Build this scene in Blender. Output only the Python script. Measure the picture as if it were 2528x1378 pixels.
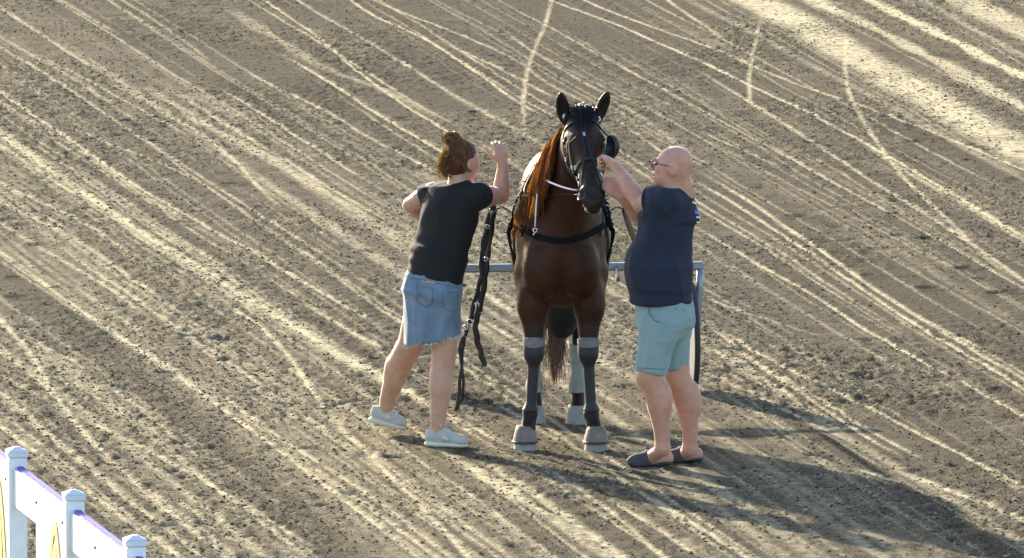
import bpy, math, random
import numpy as np
from mathutils import Vector, Matrix
from mathutils.bvhtree import BVHTree

for o in list(bpy.data.objects):
    bpy.data.objects.remove(o, do_unlink=True)
scene = bpy.context.scene
COL = scene.collection
random.seed(7)
rng = np.random.default_rng(7)
R = math.radians

# ------------------------------------------------------------------ camera
PITCH = R(6.5)
DIST = 57.0
FPX = 433.0 * DIST                      # focal length in pixels of a 2528 x 1378 frame
AIM = np.array([0.0, 0.0, 0.974])
FWD = np.array([0.0, math.cos(PITCH), -math.sin(PITCH)])
UPV = np.array([0.0, math.sin(PITCH), math.cos(PITCH)])
EYE = AIM - FWD * DIST
cam_data = bpy.data.cameras.new('camera')
cam_data.sensor_width = 36.0
cam_data.lens = FPX / 2528.0 * 36.0
cam_data.clip_start = 1.0
cam_data.clip_end = 6000.0
cam = bpy.data.objects.new('camera', cam_data)
COL.objects.link(cam)
cam.location = EYE
cam.rotation_euler = (math.pi / 2 - PITCH, 0, 0)
scene.camera = cam

# ------------------------------------------------------------------ sky and sun
SUN_EL = R(20.0)
SUN_AZ = R(28.5)                        # the sun stands this far left of the line of sight
SUN_DIR = Vector((-math.sin(SUN_AZ) * math.cos(SUN_EL), math.cos(SUN_AZ) * math.cos(SUN_EL), math.sin(SUN_EL)))
world = bpy.data.worlds.new('World')
scene.world = world
world.use_nodes = True
wn = world.node_tree.nodes
wl = world.node_tree.links
bg = wn['Background']
sky = wn.new('ShaderNodeTexSky')
sky.sky_type = 'NISHITA'
sky.sun_disc = False
sky.sun_elevation = SUN_EL
sky.sun_rotation = -SUN_AZ
sky.air_density = 1.0
sky.dust_density = 1.0
sky.ozone_density = 1.0
wl.new(sky.outputs[0], bg.inputs[0])
bg.inputs[1].default_value = 0.15
sun_data = bpy.data.lights.new('sun', 'SUN')
sun_data.energy = 4.8
sun_data.angle = R(0.5)
sun_data.color = (1.0, 0.88, 0.67)
sun = bpy.data.objects.new('sun', sun_data)
COL.objects.link(sun)
sun.rotation_euler = SUN_DIR.to_track_quat('Z', 'Y').to_euler()
sun.location = (-20, 40, 25)
vs = scene.view_settings
vs.view_transform = 'Standard'
vs.look = 'None'
vs.gamma = 1.0
vs.exposure = 1.4
vs.use_curve_mapping = False
scene.cycles.max_bounces = 6
scene.cycles.diffuse_bounces = 3
scene.cycles.glossy_bounces = 2
scene.cycles.transmission_bounces = 4

# ------------------------------------------------------------------ geometry of the view
RIGHTV = np.array([1.0, 0.0, 0.0])

def ray(px, py):
    d = FWD * FPX + RIGHTV * (px - 1264.0) - UPV * (py - 689.0)
    return d / np.linalg.norm(d)

def W(px, py, Y):
    """the point of the place at depth Y that the photograph shows at (px, py)"""
    d = ray(px, py)
    return EYE + d * ((Y - EYE[1]) / d[1])

def G(px, py, z=0.0):
    d = ray(px, py)
    return EYE + d * ((z - EYE[2]) / d[2])

# ------------------------------------------------------------------ object helpers
def link(o, parent=None):
    COL.objects.link(o)
    if parent is not None:
        o.parent = parent
        o.matrix_parent_inverse = parent.matrix_world.inverted()
    return o

def thing(name, label, cat, loc=(0, 0, 0), group=None):
    o = bpy.data.objects.new(name, None)
    o.empty_display_size = 0.1
    o.location = loc
    o.matrix_world = Matrix.Translation(Vector(loc))
    COL.objects.link(o)
    tag(o, label, cat, group)
    return o

def tag(o, label, cat, group=None):
    o['label'] = label
    o['category'] = cat
    if group:
        o['group'] = group
    return o

def mesh_np(name, V, Q, mat, parent=None, smooth=True, attrs=None, tri=False, label=None):
    V = np.ascontiguousarray(V, dtype=np.float32)
    Q = np.ascontiguousarray(Q, dtype=np.int32)
    k = Q.shape[1]
    me = bpy.data.meshes.new(name)
    me.vertices.add(len(V))
    me.vertices.foreach_set('co', V.ravel())
    me.loops.add(Q.size)
    me.loops.foreach_set('vertex_index', Q.ravel())
    me.polygons.add(len(Q))
    me.polygons.foreach_set('loop_start', np.arange(0, Q.size, k, dtype=np.int32))
    me.polygons.foreach_set('loop_total', np.full(len(Q), k, dtype=np.int32))
    if smooth:
        me.polygons.foreach_set('use_smooth', np.ones(len(Q), dtype=bool))
    me.update(calc_edges=True)
    if attrs:
        for an, av in attrs.items():
            av = np.asarray(av, dtype=np.float32)
            if av.ndim == 2:
                at = me.attributes.new(an, 'FLOAT_COLOR', 'POINT')
                full = np.ones((len(V), 4), dtype=np.float32)
                full[:, :3] = av[:, :3]
                at.data.foreach_set('color', full.ravel())
            else:
                at = me.attributes.new(an, 'FLOAT', 'POINT')
                at.data.foreach_set('value', av.ravel())
    me.materials.append(mat)
    o = bpy.data.objects.new(name, me)
    link(o, parent)
    if label:
        o['label'] = label
    return o

class MB:
    """collects boxes, tubes, ribbons and lathes into one mesh"""
    def __init__(self):
        self.v = []
        self.f = []
        self.sm = []
    def add(self, verts, faces, smooth=False):
        n = len(self.v)
        self.v += [tuple(map(float, p)) for p in verts]
        self.f += [tuple(i + n for i in f) for f in faces]
        self.sm += [smooth] * len(faces)
    def box(self, c, s, rot=None, bev=0.0):
        c = np.array(c, float); h = np.array(s, float) / 2
        P = []
        if bev <= 0:
            for sx in (-1, 1):
                for sy in (-1, 1):
                    for sz in (-1, 1):
                        P.append(h * (sx, sy, sz))
            F = [(0, 1, 3, 2), (4, 6, 7, 5), (0, 4, 5, 1), (2, 3, 7, 6), (0, 2, 6, 4), (1, 5, 7, 3)]
        else:
            # chamfered box: ring based
            b = min(bev, h.min() * 0.9)
            F = []
            def ringpts(hx, hy, z, bb):
                return [(hx - bb, -hy, z), (hx, -hy + bb, z), (hx, hy - bb, z), (hx - bb, hy, z), (-hx + bb, hy, z), (-hx, hy - bb, z), (-hx, -hy + bb, z), (-hx + bb, -hy, z)]
            P += ringpts(h[0] - b, h[1] - b, -h[2], b * .5)
            P += ringpts(h[0], h[1], -h[2] + b, b)
            P += ringpts(h[0], h[1], h[2] - b, b)
            P += ringpts(h[0] - b, h[1] - b, h[2], b * .5)
            for r in range(3):
                for i in range(8):
                    j = (i + 1) % 8
                    F.append((r * 8 + i, r * 8 + j, r * 8 + 8 + j, r * 8 + 8 + i))
            F.append(tuple(range(7, -1, -1)))
            F.append(tuple(range(24, 32)))
        P = np.array(P, float)
        if rot is not None:
            P = P @ np.array(rot).T
        self.add(P + c, F)
        return self
    def tube(self, pts, r, n=8, closed=False, flat=1.0, up=None, caps=True, smooth=True):
        pts = [np.array(p, float) for p in pts]
        m = len(pts)
        rad = [r] * m if np.isscalar(r) else list(r)
        u = None
        V = []
        for i, p in enumerate(pts):
            if closed:
                t = pts[(i + 1) % m] - pts[i - 1]
            else:
                t = pts[min(i + 1, m - 1)] - pts[max(i - 1, 0)]
            t = t / (np.linalg.norm(t) + 1e-9)
            if up is not None:
                w = np.array(up, float)
                u = w - t * np.dot(w, t)
            elif u is None:
                w = np.array((0, 0, 1.0)) if abs(t[2]) < .9 else np.array((1.0, 0, 0))
                u = w - t * np.dot(w, t)
            else:
                u = u - t * np.dot(u, t)
            u = u / (np.linalg.norm(u) + 1e-9)
            v = np.cross(t, u)
            for k in range(n):
                a = 2 * math.pi * k / n
                V.append(p + rad[i] * (math.cos(a) * v + flat * math.sin(a) * u))
        F = []
        for i in range(m if closed else m - 1):
            j = (i + 1) % m
            for k in range(n):
                l = (k + 1) % n
                F.append((i * n + k, i * n + l, j * n + l, j * n + k))
        if caps and not closed:
            F.append(tuple(range(n - 1, -1, -1)))
            F.append(tuple(range((m - 1) * n, m * n)))
        self.add(V, F, smooth)
        return self
    def ribbon(self, pts, normals, width, thick):
        """flat strap: pts on the surface, normals away from it"""
        m = len(pts)
        wd = [width] * m if np.isscalar(width) else list(width)
        V = []
        for i in range(m):
            p = np.array(pts[i], float)
            t = np.array(pts[min(i + 1, m - 1)], float) - np.array(pts[max(i - 1, 0)], float)
            t /= np.linalg.norm(t) + 1e-9
            nn = np.array(normals[i], float)
            nn = nn - t * np.dot(nn, t)
            nn /= np.linalg.norm(nn) + 1e-9
            s = np.cross(t, nn) * wd[i] / 2
            V += [p - s - nn * thick * .2, p + s - nn * thick * .2, p + s * .9 + nn * thick, p - s * .9 + nn * thick]
        F = []
        for i in range(m - 1):
            for k in range(4):
                l = (k + 1) % 4
                F.append((i * 4 + k, i * 4 + l, i * 4 + 4 + l, i * 4 + 4 + k))
        F.append((3, 2, 1, 0))
        F.append(tuple(range((m - 1) * 4, m * 4)))
        self.add(V, F, False)
        return self
    def sphere(self, c, r, n=10, m=7, R3=None):
        r = np.array([r, r, r], float) if np.isscalar(r) else np.array(r, float)
        V = [(0, 0, -1)]
        for i in range(1, m):
            a = math.pi * i / m - math.pi / 2
            for k in range(n):
                b = 2 * math.pi * k / n
                V.append((math.cos(a) * math.cos(b), math.cos(a) * math.sin(b), math.sin(a)))
        V.append((0, 0, 1))
        F = []
        for k in range(n):
            F.append((0, 1 + (k + 1) % n, 1 + k))
        for i in range(m - 2):
            for k in range(n):
                a = 1 + i * n
                F.append((a + k, a + (k + 1) % n, a + n + (k + 1) % n, a + n + k))
        for k in range(n):
            F.append((len(V) - 1, len(V) - 1 - n + k, len(V) - 1 - n + (k + 1) % n))
        V = np.array(V) * r
        if R3 is not None:
            V = V @ np.array(R3).T
        self.add(V + np.array(c), F, True)
        return self
    def ring(self, c, rad, tr, axis=(0, 0, 1), n=16, m=6):
        ax = np.array(axis, float); ax /= np.linalg.norm(ax)
        w = np.array((0, 0, 1.0)) if abs(ax[2]) < .9 else np.array((1.0, 0, 0))
        u = np.cross(ax, w); u /= np.linalg.norm(u)
        v = np.cross(ax, u)
        pts = [np.array(c) + rad * (math.cos(2 * math.pi * k / n) * u + math.sin(2 * math.pi * k / n) * v) for k in range(n)]
        return self.tube(pts, tr, m, closed=True)
    def build(self, name, mat, parent=None, label=None):
        me = bpy.data.meshes.new(name)
        me.from_pydata(self.v, [], self.f)
        me.polygons.foreach_set('use_smooth', self.sm)
        me.update()
        me.materials.append(mat)
        o = bpy.data.objects.new(name, me)
        link(o, parent)
        if label:
            o['label'] = label
        return o

def spline(pts, n=8):
    """Catmull-Rom through the points"""
    P = [np.array(p, float) for p in pts]
    P = [2 * P[0] - P[1]] + P + [2 * P[-1] - P[-2]]
    out = []
    for i in range(1, len(P) - 2):
        for k in range(n):
            t = k / n
            a, b, c, d = P[i - 1], P[i], P[i + 1], P[i + 2]
            out.append(.5 * ((2 * b) + (-a + c) * t + (2 * a - 5 * b + 4 * c - d) * t * t + (-a + 3 * b - 3 * c + d) * t ** 3))
    out.append(P[-2])
    return out

# ------------------------------------------------------------------ implicit surfaces for bodies and clothes
def nrm(v):
    v = np.array(v, float)
    return v / np.linalg.norm(v)

def cone(a, b, r1, r2, k=.03, flat=None):
    """tapered limb; flat = (direction, factor) squeezes the section along a direction"""
    return dict(t='cone', a=np.array(a, float), b=np.array(b, float), r1=r1, r2=r2, k=k, flat=flat, op='+')

def ell(c, r, Rm=None, k=.03, op='+'):
    return dict(t='ell', c=np.array(c, float), r=np.array([r] * 3 if np.isscalar(r) else r, float), R=None if Rm is None else np.array(Rm, float), k=k, op=op)

def ccone(a, b, r1, r2, k=.02, flat=None):
    """tapered tube with square-cut ends"""
    p = cone(a, b, r1, r2, k, flat)
    p['cap'] = True
    return p

def chain(pts, radii, k=.02, flat=None):
    return [cone(pts[i], pts[i + 1], radii[i], radii[i + 1], k, flat) for i in range(len(pts) - 1)]

def frame(f, u):
    """3x3 whose columns are forward, left, up"""
    f = nrm(f)
    l = nrm(np.cross(u, f))
    return np.stack([f, l, np.cross(f, l)], axis=1)

def _bounds(p, g):
    if p['t'] == 'cone':
        r = max(p['r1'], p['r2']) + g
        s = 1.0
        if p['flat'] is not None:
            s = max(1.0, p['flat'][1])
        r *= s
        return np.minimum(p['a'], p['b']) - r, np.maximum(p['a'], p['b']) + r
    r = p['r'] + g
    if p['R'] is None:
        e = r
    else:
        e = np.sqrt(((p['R'] * r) ** 2).sum(1))
    return p['c'] - e, p['c'] + e

def _eval(p, X, Y, Z, g):
    if p['t'] == 'cone':
        a, b = p['a'], p['b']
        qx, qy, qz = X - a[0], Y - a[1], Z - a[2]
        ba = b - a
        sc = 1.0
        if p['flat'] is not None:
            n, s = p['flat']
            n = nrm(n)
            e = (1 / s - 1)
            dd = (qx * n[0] + qy * n[1] + qz * n[2]) * e
            qx, qy, qz = qx + dd * n[0], qy + dd * n[1], qz + dd * n[2]
            ba = ba + n * np.dot(ba, n) * e
            sc = min(1.0, s) ** .5
        tt = (qx * ba[0] + qy * ba[1] + qz * ba[2]) / (np.dot(ba, ba) + 1e-12)
        t = np.clip(tt, 0, 1)
        if p.get('cap'):
            L_ = np.linalg.norm(ba)
            d = np.sqrt((qx - tt * ba[0]) ** 2 + (qy - tt * ba[1]) ** 2 + (qz - tt * ba[2]) ** 2) - (p['r1'] + g + t * (p['r2'] - p['r1']))
            return np.maximum(d * sc, np.maximum((tt - 1) * L_ - g, -tt * L_ - g))
        d = np.sqrt((qx - t * ba[0]) ** 2 + (qy - t * ba[1]) ** 2 + (qz - t * ba[2]) ** 2)
        return (d - (p['r1'] + g + t * (p['r2'] - p['r1']))) * sc
    c, r = p['c'], p['r'] + g
    qx, qy, qz = X - c[0], Y - c[1], Z - c[2]
    if p['R'] is not None:
        M = p['R']
        qx, qy, qz = (qx * M[0, 0] + qy * M[1, 0] + qz * M[2, 0], qx * M[0, 1] + qy * M[1, 1] + qz * M[2, 1], qx * M[0, 2] + qy * M[1, 2] + qz * M[2, 2])
    k0 = np.sqrt((qx / r[0]) ** 2 + (qy / r[1]) ** 2 + (qz / r[2]) ** 2)
    k1 = np.sqrt((qx / r[0] ** 2) ** 2 + (qy / r[1] ** 2) ** 2 + (qz / r[2] ** 2) ** 2)
    return k0 * (k0 - 1) / (k1 + 1e-9)

def implicit(prims, h, grow=0.0, cuts=(), hollow=None):
    """surface of the blended primitives as vertices and quads (surface nets)"""
    lo = np.full(3, 1e9); hi = np.full(3, -1e9)
    for p in prims:
        if p['op'] == '+':
            a, b = _bounds(p, grow)
            lo = np.minimum(lo, a); hi = np.maximum(hi, b)
    lo -= 3 * h + .012; hi += 3 * h + .012
    n = np.ceil((hi - lo) / h).astype(int) + 1
    ax = [(lo[i] + h * np.arange(n[i])).astype(np.float32) for i in range(3)]
    D = np.full(n, .25, dtype=np.float32)
    for p in prims:
        k = p['k']
        g = grow if p['op'] == '+' else 0.0
        a, b = _bounds(p, g)
        m = k + .035
        i0 = np.clip(np.floor((a - m - lo) / h).astype(int), 0, n)
        i1 = np.clip(np.ceil((b + m - lo) / h).astype(int) + 1, 0, n)
        if (i1 <= i0).any():
            continue
        sl = tuple(slice(i0[j], i1[j]) for j in range(3))
        X = ax[0][sl[0]][:, None, None]; Y = ax[1][sl[1]][None, :, None]; Z = ax[2][sl[2]][None, None, :]
        d = _eval(p, X, Y, Z, g).astype(np.float32)
        c = D[sl]
        if p['op'] == '+':
            t = np.clip(.5 + .5 * (d - c) / k, 0, 1)
            D[sl] = d * (1 - t) + c * t - k * t * (1 - t)
        else:
            d = -d
            t = np.clip(.5 - .5 * (d - c) / k, 0, 1)
            D[sl] = d * (1 - t) + c * t + k * t * (1 - t)
    for (pt, nv) in cuts:                       # keep the side away from nv
        nv = nrm(nv)
        d = ((ax[0] - pt[0]) * nv[0])[:, None, None] + ((ax[1] - pt[1]) * nv[1])[None, :, None] + ((ax[2] - pt[2]) * nv[2])[None, None, :]
        D = np.maximum(D, d.astype(np.float32))
    if hollow is not None:                      # (inner offset): open the inside below the cut planes
        pass
    return nets(D, lo, h)

def nets(D, lo, h):
    n = D.shape
    D[0] = D[-1] = .1; D[:, 0] = D[:, -1] = .1; D[:, :, 0] = D[:, :, -1] = .1
    S = D < 0
    c = [S[i:n[0] - 1 + i, j:n[1] - 1 + j, k:n[2] - 1 + k] for i in (0, 1) for j in (0, 1) for k in (0, 1)]
    anyv = c[0].copy(); allv = c[0].copy()
    for s in c[1:]:
        anyv |= s; allv &= s
    act = anyv & ~allv
    I = np.argwhere(act)
    idx = np.full(act.shape, -1, dtype=np.int32)
    idx[act] = np.arange(len(I))
    acc = np.zeros((len(I), 3), dtype=np.float64); cnt = np.zeros(len(I))
    corners = [(i, j, k) for i in (0, 1) for j in (0, 1) for k in (0, 1)]
    val = {q: D[I[:, 0] + q[0], I[:, 1] + q[1], I[:, 2] + q[2]].astype(np.float64) for q in corners}
    for q in corners:
        for d in range(3):
            if q[d] == 0:
                r = list(q); r[d] = 1; r = tuple(r)
                a, b = val[q], val[r]
                m = (a < 0) != (b < 0)
                t = np.where(m, a / np.where(m, a - b, 1), 0)
                for e in range(3):
                    acc[:, e] += np.where(m, (t if e == d else q[e]), 0)
                cnt += m
    V = lo + h * (I + acc / cnt[:, None])
    Q = []
    for d in range(3):
        e, f = [(1, 2), (2, 0), (0, 1)][d]
        a = S.take(range(0, n[d] - 1), axis=d); b = S.take(range(1, n[d]), axis=d)
        for flip in (False, True):
            m = (a & ~b) if not flip else (~a & b)
            P = np.argwhere(m)
            P = P[(P[:, e] > 0) & (P[:, f] > 0) & (P[:, e] < n[e] - 1) & (P[:, f] < n[f] - 1)]
            if len(P) == 0:
                continue
            def cell(de, df):
                T = P.copy(); T[:, e] -= de; T[:, f] -= df
                return idx[T[:, 0], T[:, 1], T[:, 2]]
            q = np.stack([cell(1, 1), cell(0, 1), cell(0, 0), cell(1, 0)], axis=1)
            Q.append(q[:, ::-1] if flip else q)
    Q = np.concatenate(Q)
    return V, Q

def vnormals(V, Q):
    a = V[Q[:, 2]] - V[Q[:, 0]]; b = V[Q[:, 3]] - V[Q[:, 1]]
    fn = np.cross(a, b)
    N = np.zeros_like(V)
    for i in range(4):
        np.add.at(N, Q[:, i], fn)
    return N / (np.linalg.norm(N, axis=1, keepdims=True) + 1e-12)

def relax(V, Q, it=2, w=.5):
    for _ in range(it):
        S = np.zeros_like(V); c = np.zeros(len(V))
        for i in range(4):
            j = (i + 1) % 4
            np.add.at(S, Q[:, i], V[Q[:, j]]); np.add.at(c, Q[:, i], 1)
            np.add.at(S, Q[:, j], V[Q[:, i]]); np.add.at(c, Q[:, j], 1)
        V = V * (1 - w) + w * S / c[:, None]
    return V

def vnoise(P, scale, seed=0):
    """smooth value noise in -1..1 at points P"""
    r = np.random.default_rng(seed)
    T = r.uniform(-1, 1, (32, 32, 32)).astype(np.float32)
    q = np.asarray(P) * scale + 100.0
    i = np.floor(q).astype(int); f = q - i
    f = f * f * (3 - 2 * f)
    i &= 31
    o = 0
    for a in (0, 1):
        for b in (0, 1):
            for c in (0, 1):
                w = (f[:, 0] if a else 1 - f[:, 0]) * (f[:, 1] if b else 1 - f[:, 1]) * (f[:, 2] if c else 1 - f[:, 2])
                o = o + w * T[(i[:, 0] + a) & 31, (i[:, 1] + b) & 31, (i[:, 2] + c) & 31]
    return o

def sstep(a, b, x):
    t = np.clip((x - a) / (b - a), 0, 1)
    return t * t * (3 - 2 * t)

# ------------------------------------------------------------------ materials
def mat(name, color=(.5, .5, .5), rough=.6, metal=0.0, spec=.5, noise=0.0, nscale=30.0, bump=0.0, bscale=200.0, attr=None, sheen=0.0, sss=0.0, coat=0.0, coat_rough=.2):
    m = bpy.data.materials.new(name)
    m.use_nodes = True
    N = m.node_tree.nodes; L = m.node_tree.links
    b = N['Principled BSDF']
    b.inputs['Roughness'].default_value = rough
    b.inputs['Metallic'].default_value = metal
    b.inputs['Specular IOR Level'].default_value = spec
    b.inputs['Sheen Weight'].default_value = sheen
    b.inputs['Sheen Roughness'].default_value = .35
    b.inputs['Coat Weight'].default_value = coat
    b.inputs['Coat Roughness'].default_value = coat_rough
    if sss > 0:
        b.inputs['Subsurface Weight'].default_value = sss
        b.inputs['Subsurface Radius'].default_value = (1.0, .35, .2)
        b.inputs['Subsurface Scale'].default_value = .012
    if attr:
        src = N.new('ShaderNodeAttribute'); src.attribute_name = attr
        col = src.outputs['Color']
    else:
        src = N.new('ShaderNodeRGB'); src.outputs[0].default_value = (*color, 1)
        col = src.outputs[0]
    geo = N.new('ShaderNodeTexCoord')
    if noise > 0:
        nz = N.new('ShaderNodeTexNoise'); nz.inputs['Scale'].default_value = nscale; nz.inputs['Detail'].default_value = 5
        L.new(geo.outputs['Object'], nz.inputs['Vector'])
        mr = N.new('ShaderNodeMapRange'); mr.inputs[1].default_value = .25; mr.inputs[2].default_value = .75
        mr.inputs[3].default_value = 1 - noise; mr.inputs[4].default_value = 1 + noise
        L.new(nz.outputs[0], mr.inputs[0])
        mx = N.new('ShaderNodeVectorMath'); mx.operation = 'SCALE'
        L.new(col, mx.inputs[0]); L.new(mr.outputs[0], mx.inputs['Scale'])
        col = mx.outputs[0]
    L.new(col, b.inputs['Base Color'])
    if bump > 0:
        n2 = N.new('ShaderNodeTexNoise'); n2.inputs['Scale'].default_value = bscale; n2.inputs['Detail'].default_value = 4
        L.new(geo.outputs['Object'], n2.inputs['Vector'])
        bp = N.new('ShaderNodeBump'); bp.inputs['Strength'].default_value = bump; bp.inputs['Distance'].default_value = .01
        L.new(n2.outputs[0], bp.inputs['Height']); L.new(bp.outputs[0], b.inputs['Normal'])
    return m

def hair_mat(name, color, trans, tw=.5, rough=.4):
    """strands that let light through"""
    m = bpy.data.materials.new(name)
    m.use_nodes = True
    N = m.node_tree.nodes; L = m.node_tree.links
    b = N['Principled BSDF']; out = N['Material Output']
    b.inputs['Roughness'].default_value = rough
    t = N.new('ShaderNodeBsdfTranslucent')
    at = N.new('ShaderNodeAttribute'); at.attribute_name = 'tint'        # strands differ in colour
    for cc, sock in ((color, b.inputs['Base Color']), (trans, t.inputs[0])):
        rm = N.new('ShaderNodeMix'); rm.data_type = 'RGBA'
        rm.inputs[6].default_value = (cc[0] * .45, cc[1] * .40, cc[2] * .40, 1)
        rm.inputs[7].default_value = (min(1, cc[0] * 1.5), min(1, cc[1] * 1.7), min(1, cc[2] * 1.9), 1)
        L.new(at.outputs['Fac'], rm.inputs[0]); L.new(rm.outputs[2], sock)
    mx = N.new('ShaderNodeMixShader'); mx.inputs[0].default_value = tw
    L.new(b.outputs[0], mx.inputs[1]); L.new(t.outputs[0], mx.inputs[2]); L.new(mx.outputs[0], out.inputs[0])
    return m

def strands(name, roots, m, parent, seg=7, r=.0035, label=None):
    """roots: list of polylines (already curved); three-sided tapered strands in one mesh"""
    V = []; Q = []; TI = []
    for P in roots:
        P = np.array(P)
        n = len(P)
        T = np.gradient(P, axis=0)
        T /= np.linalg.norm(T, axis=1, keepdims=True) + 1e-9
        w = np.array([.3, .9, .2])
        U = np.cross(T, w); U /= np.linalg.norm(U, axis=1, keepdims=True) + 1e-9
        B = np.cross(T, U)
        s = r * np.linspace(1, .25, n)[:, None] * random.uniform(.7, 1.3)
        TI.append(np.full(3 * n, min(1, max(0, random.gauss(.4, .25)))))
        for k in range(3):
            a = 2 * math.pi * k / 3
            V.append(P + s * (math.cos(a) * U + math.sin(a) * B))
    # build indices
    VV = []; off = 0
    for i in range(0, len(V), 3):
        n = len(V[i])
        VV += [V[i], V[i + 1], V[i + 2]]
        for k in range(3):
            a = off + k * n; b = off + ((k + 1) % 3) * n
            j = np.arange(n - 1)
            Q.append(np.stack([a + j, b + j, b + j + 1, a + j + 1], axis=1))
        off += 3 * n
    return mesh_np(name, np.concatenate(VV), np.concatenate(Q), m, parent, smooth=True, label=label, attrs={'tint': np.concatenate(TI)})
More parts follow.
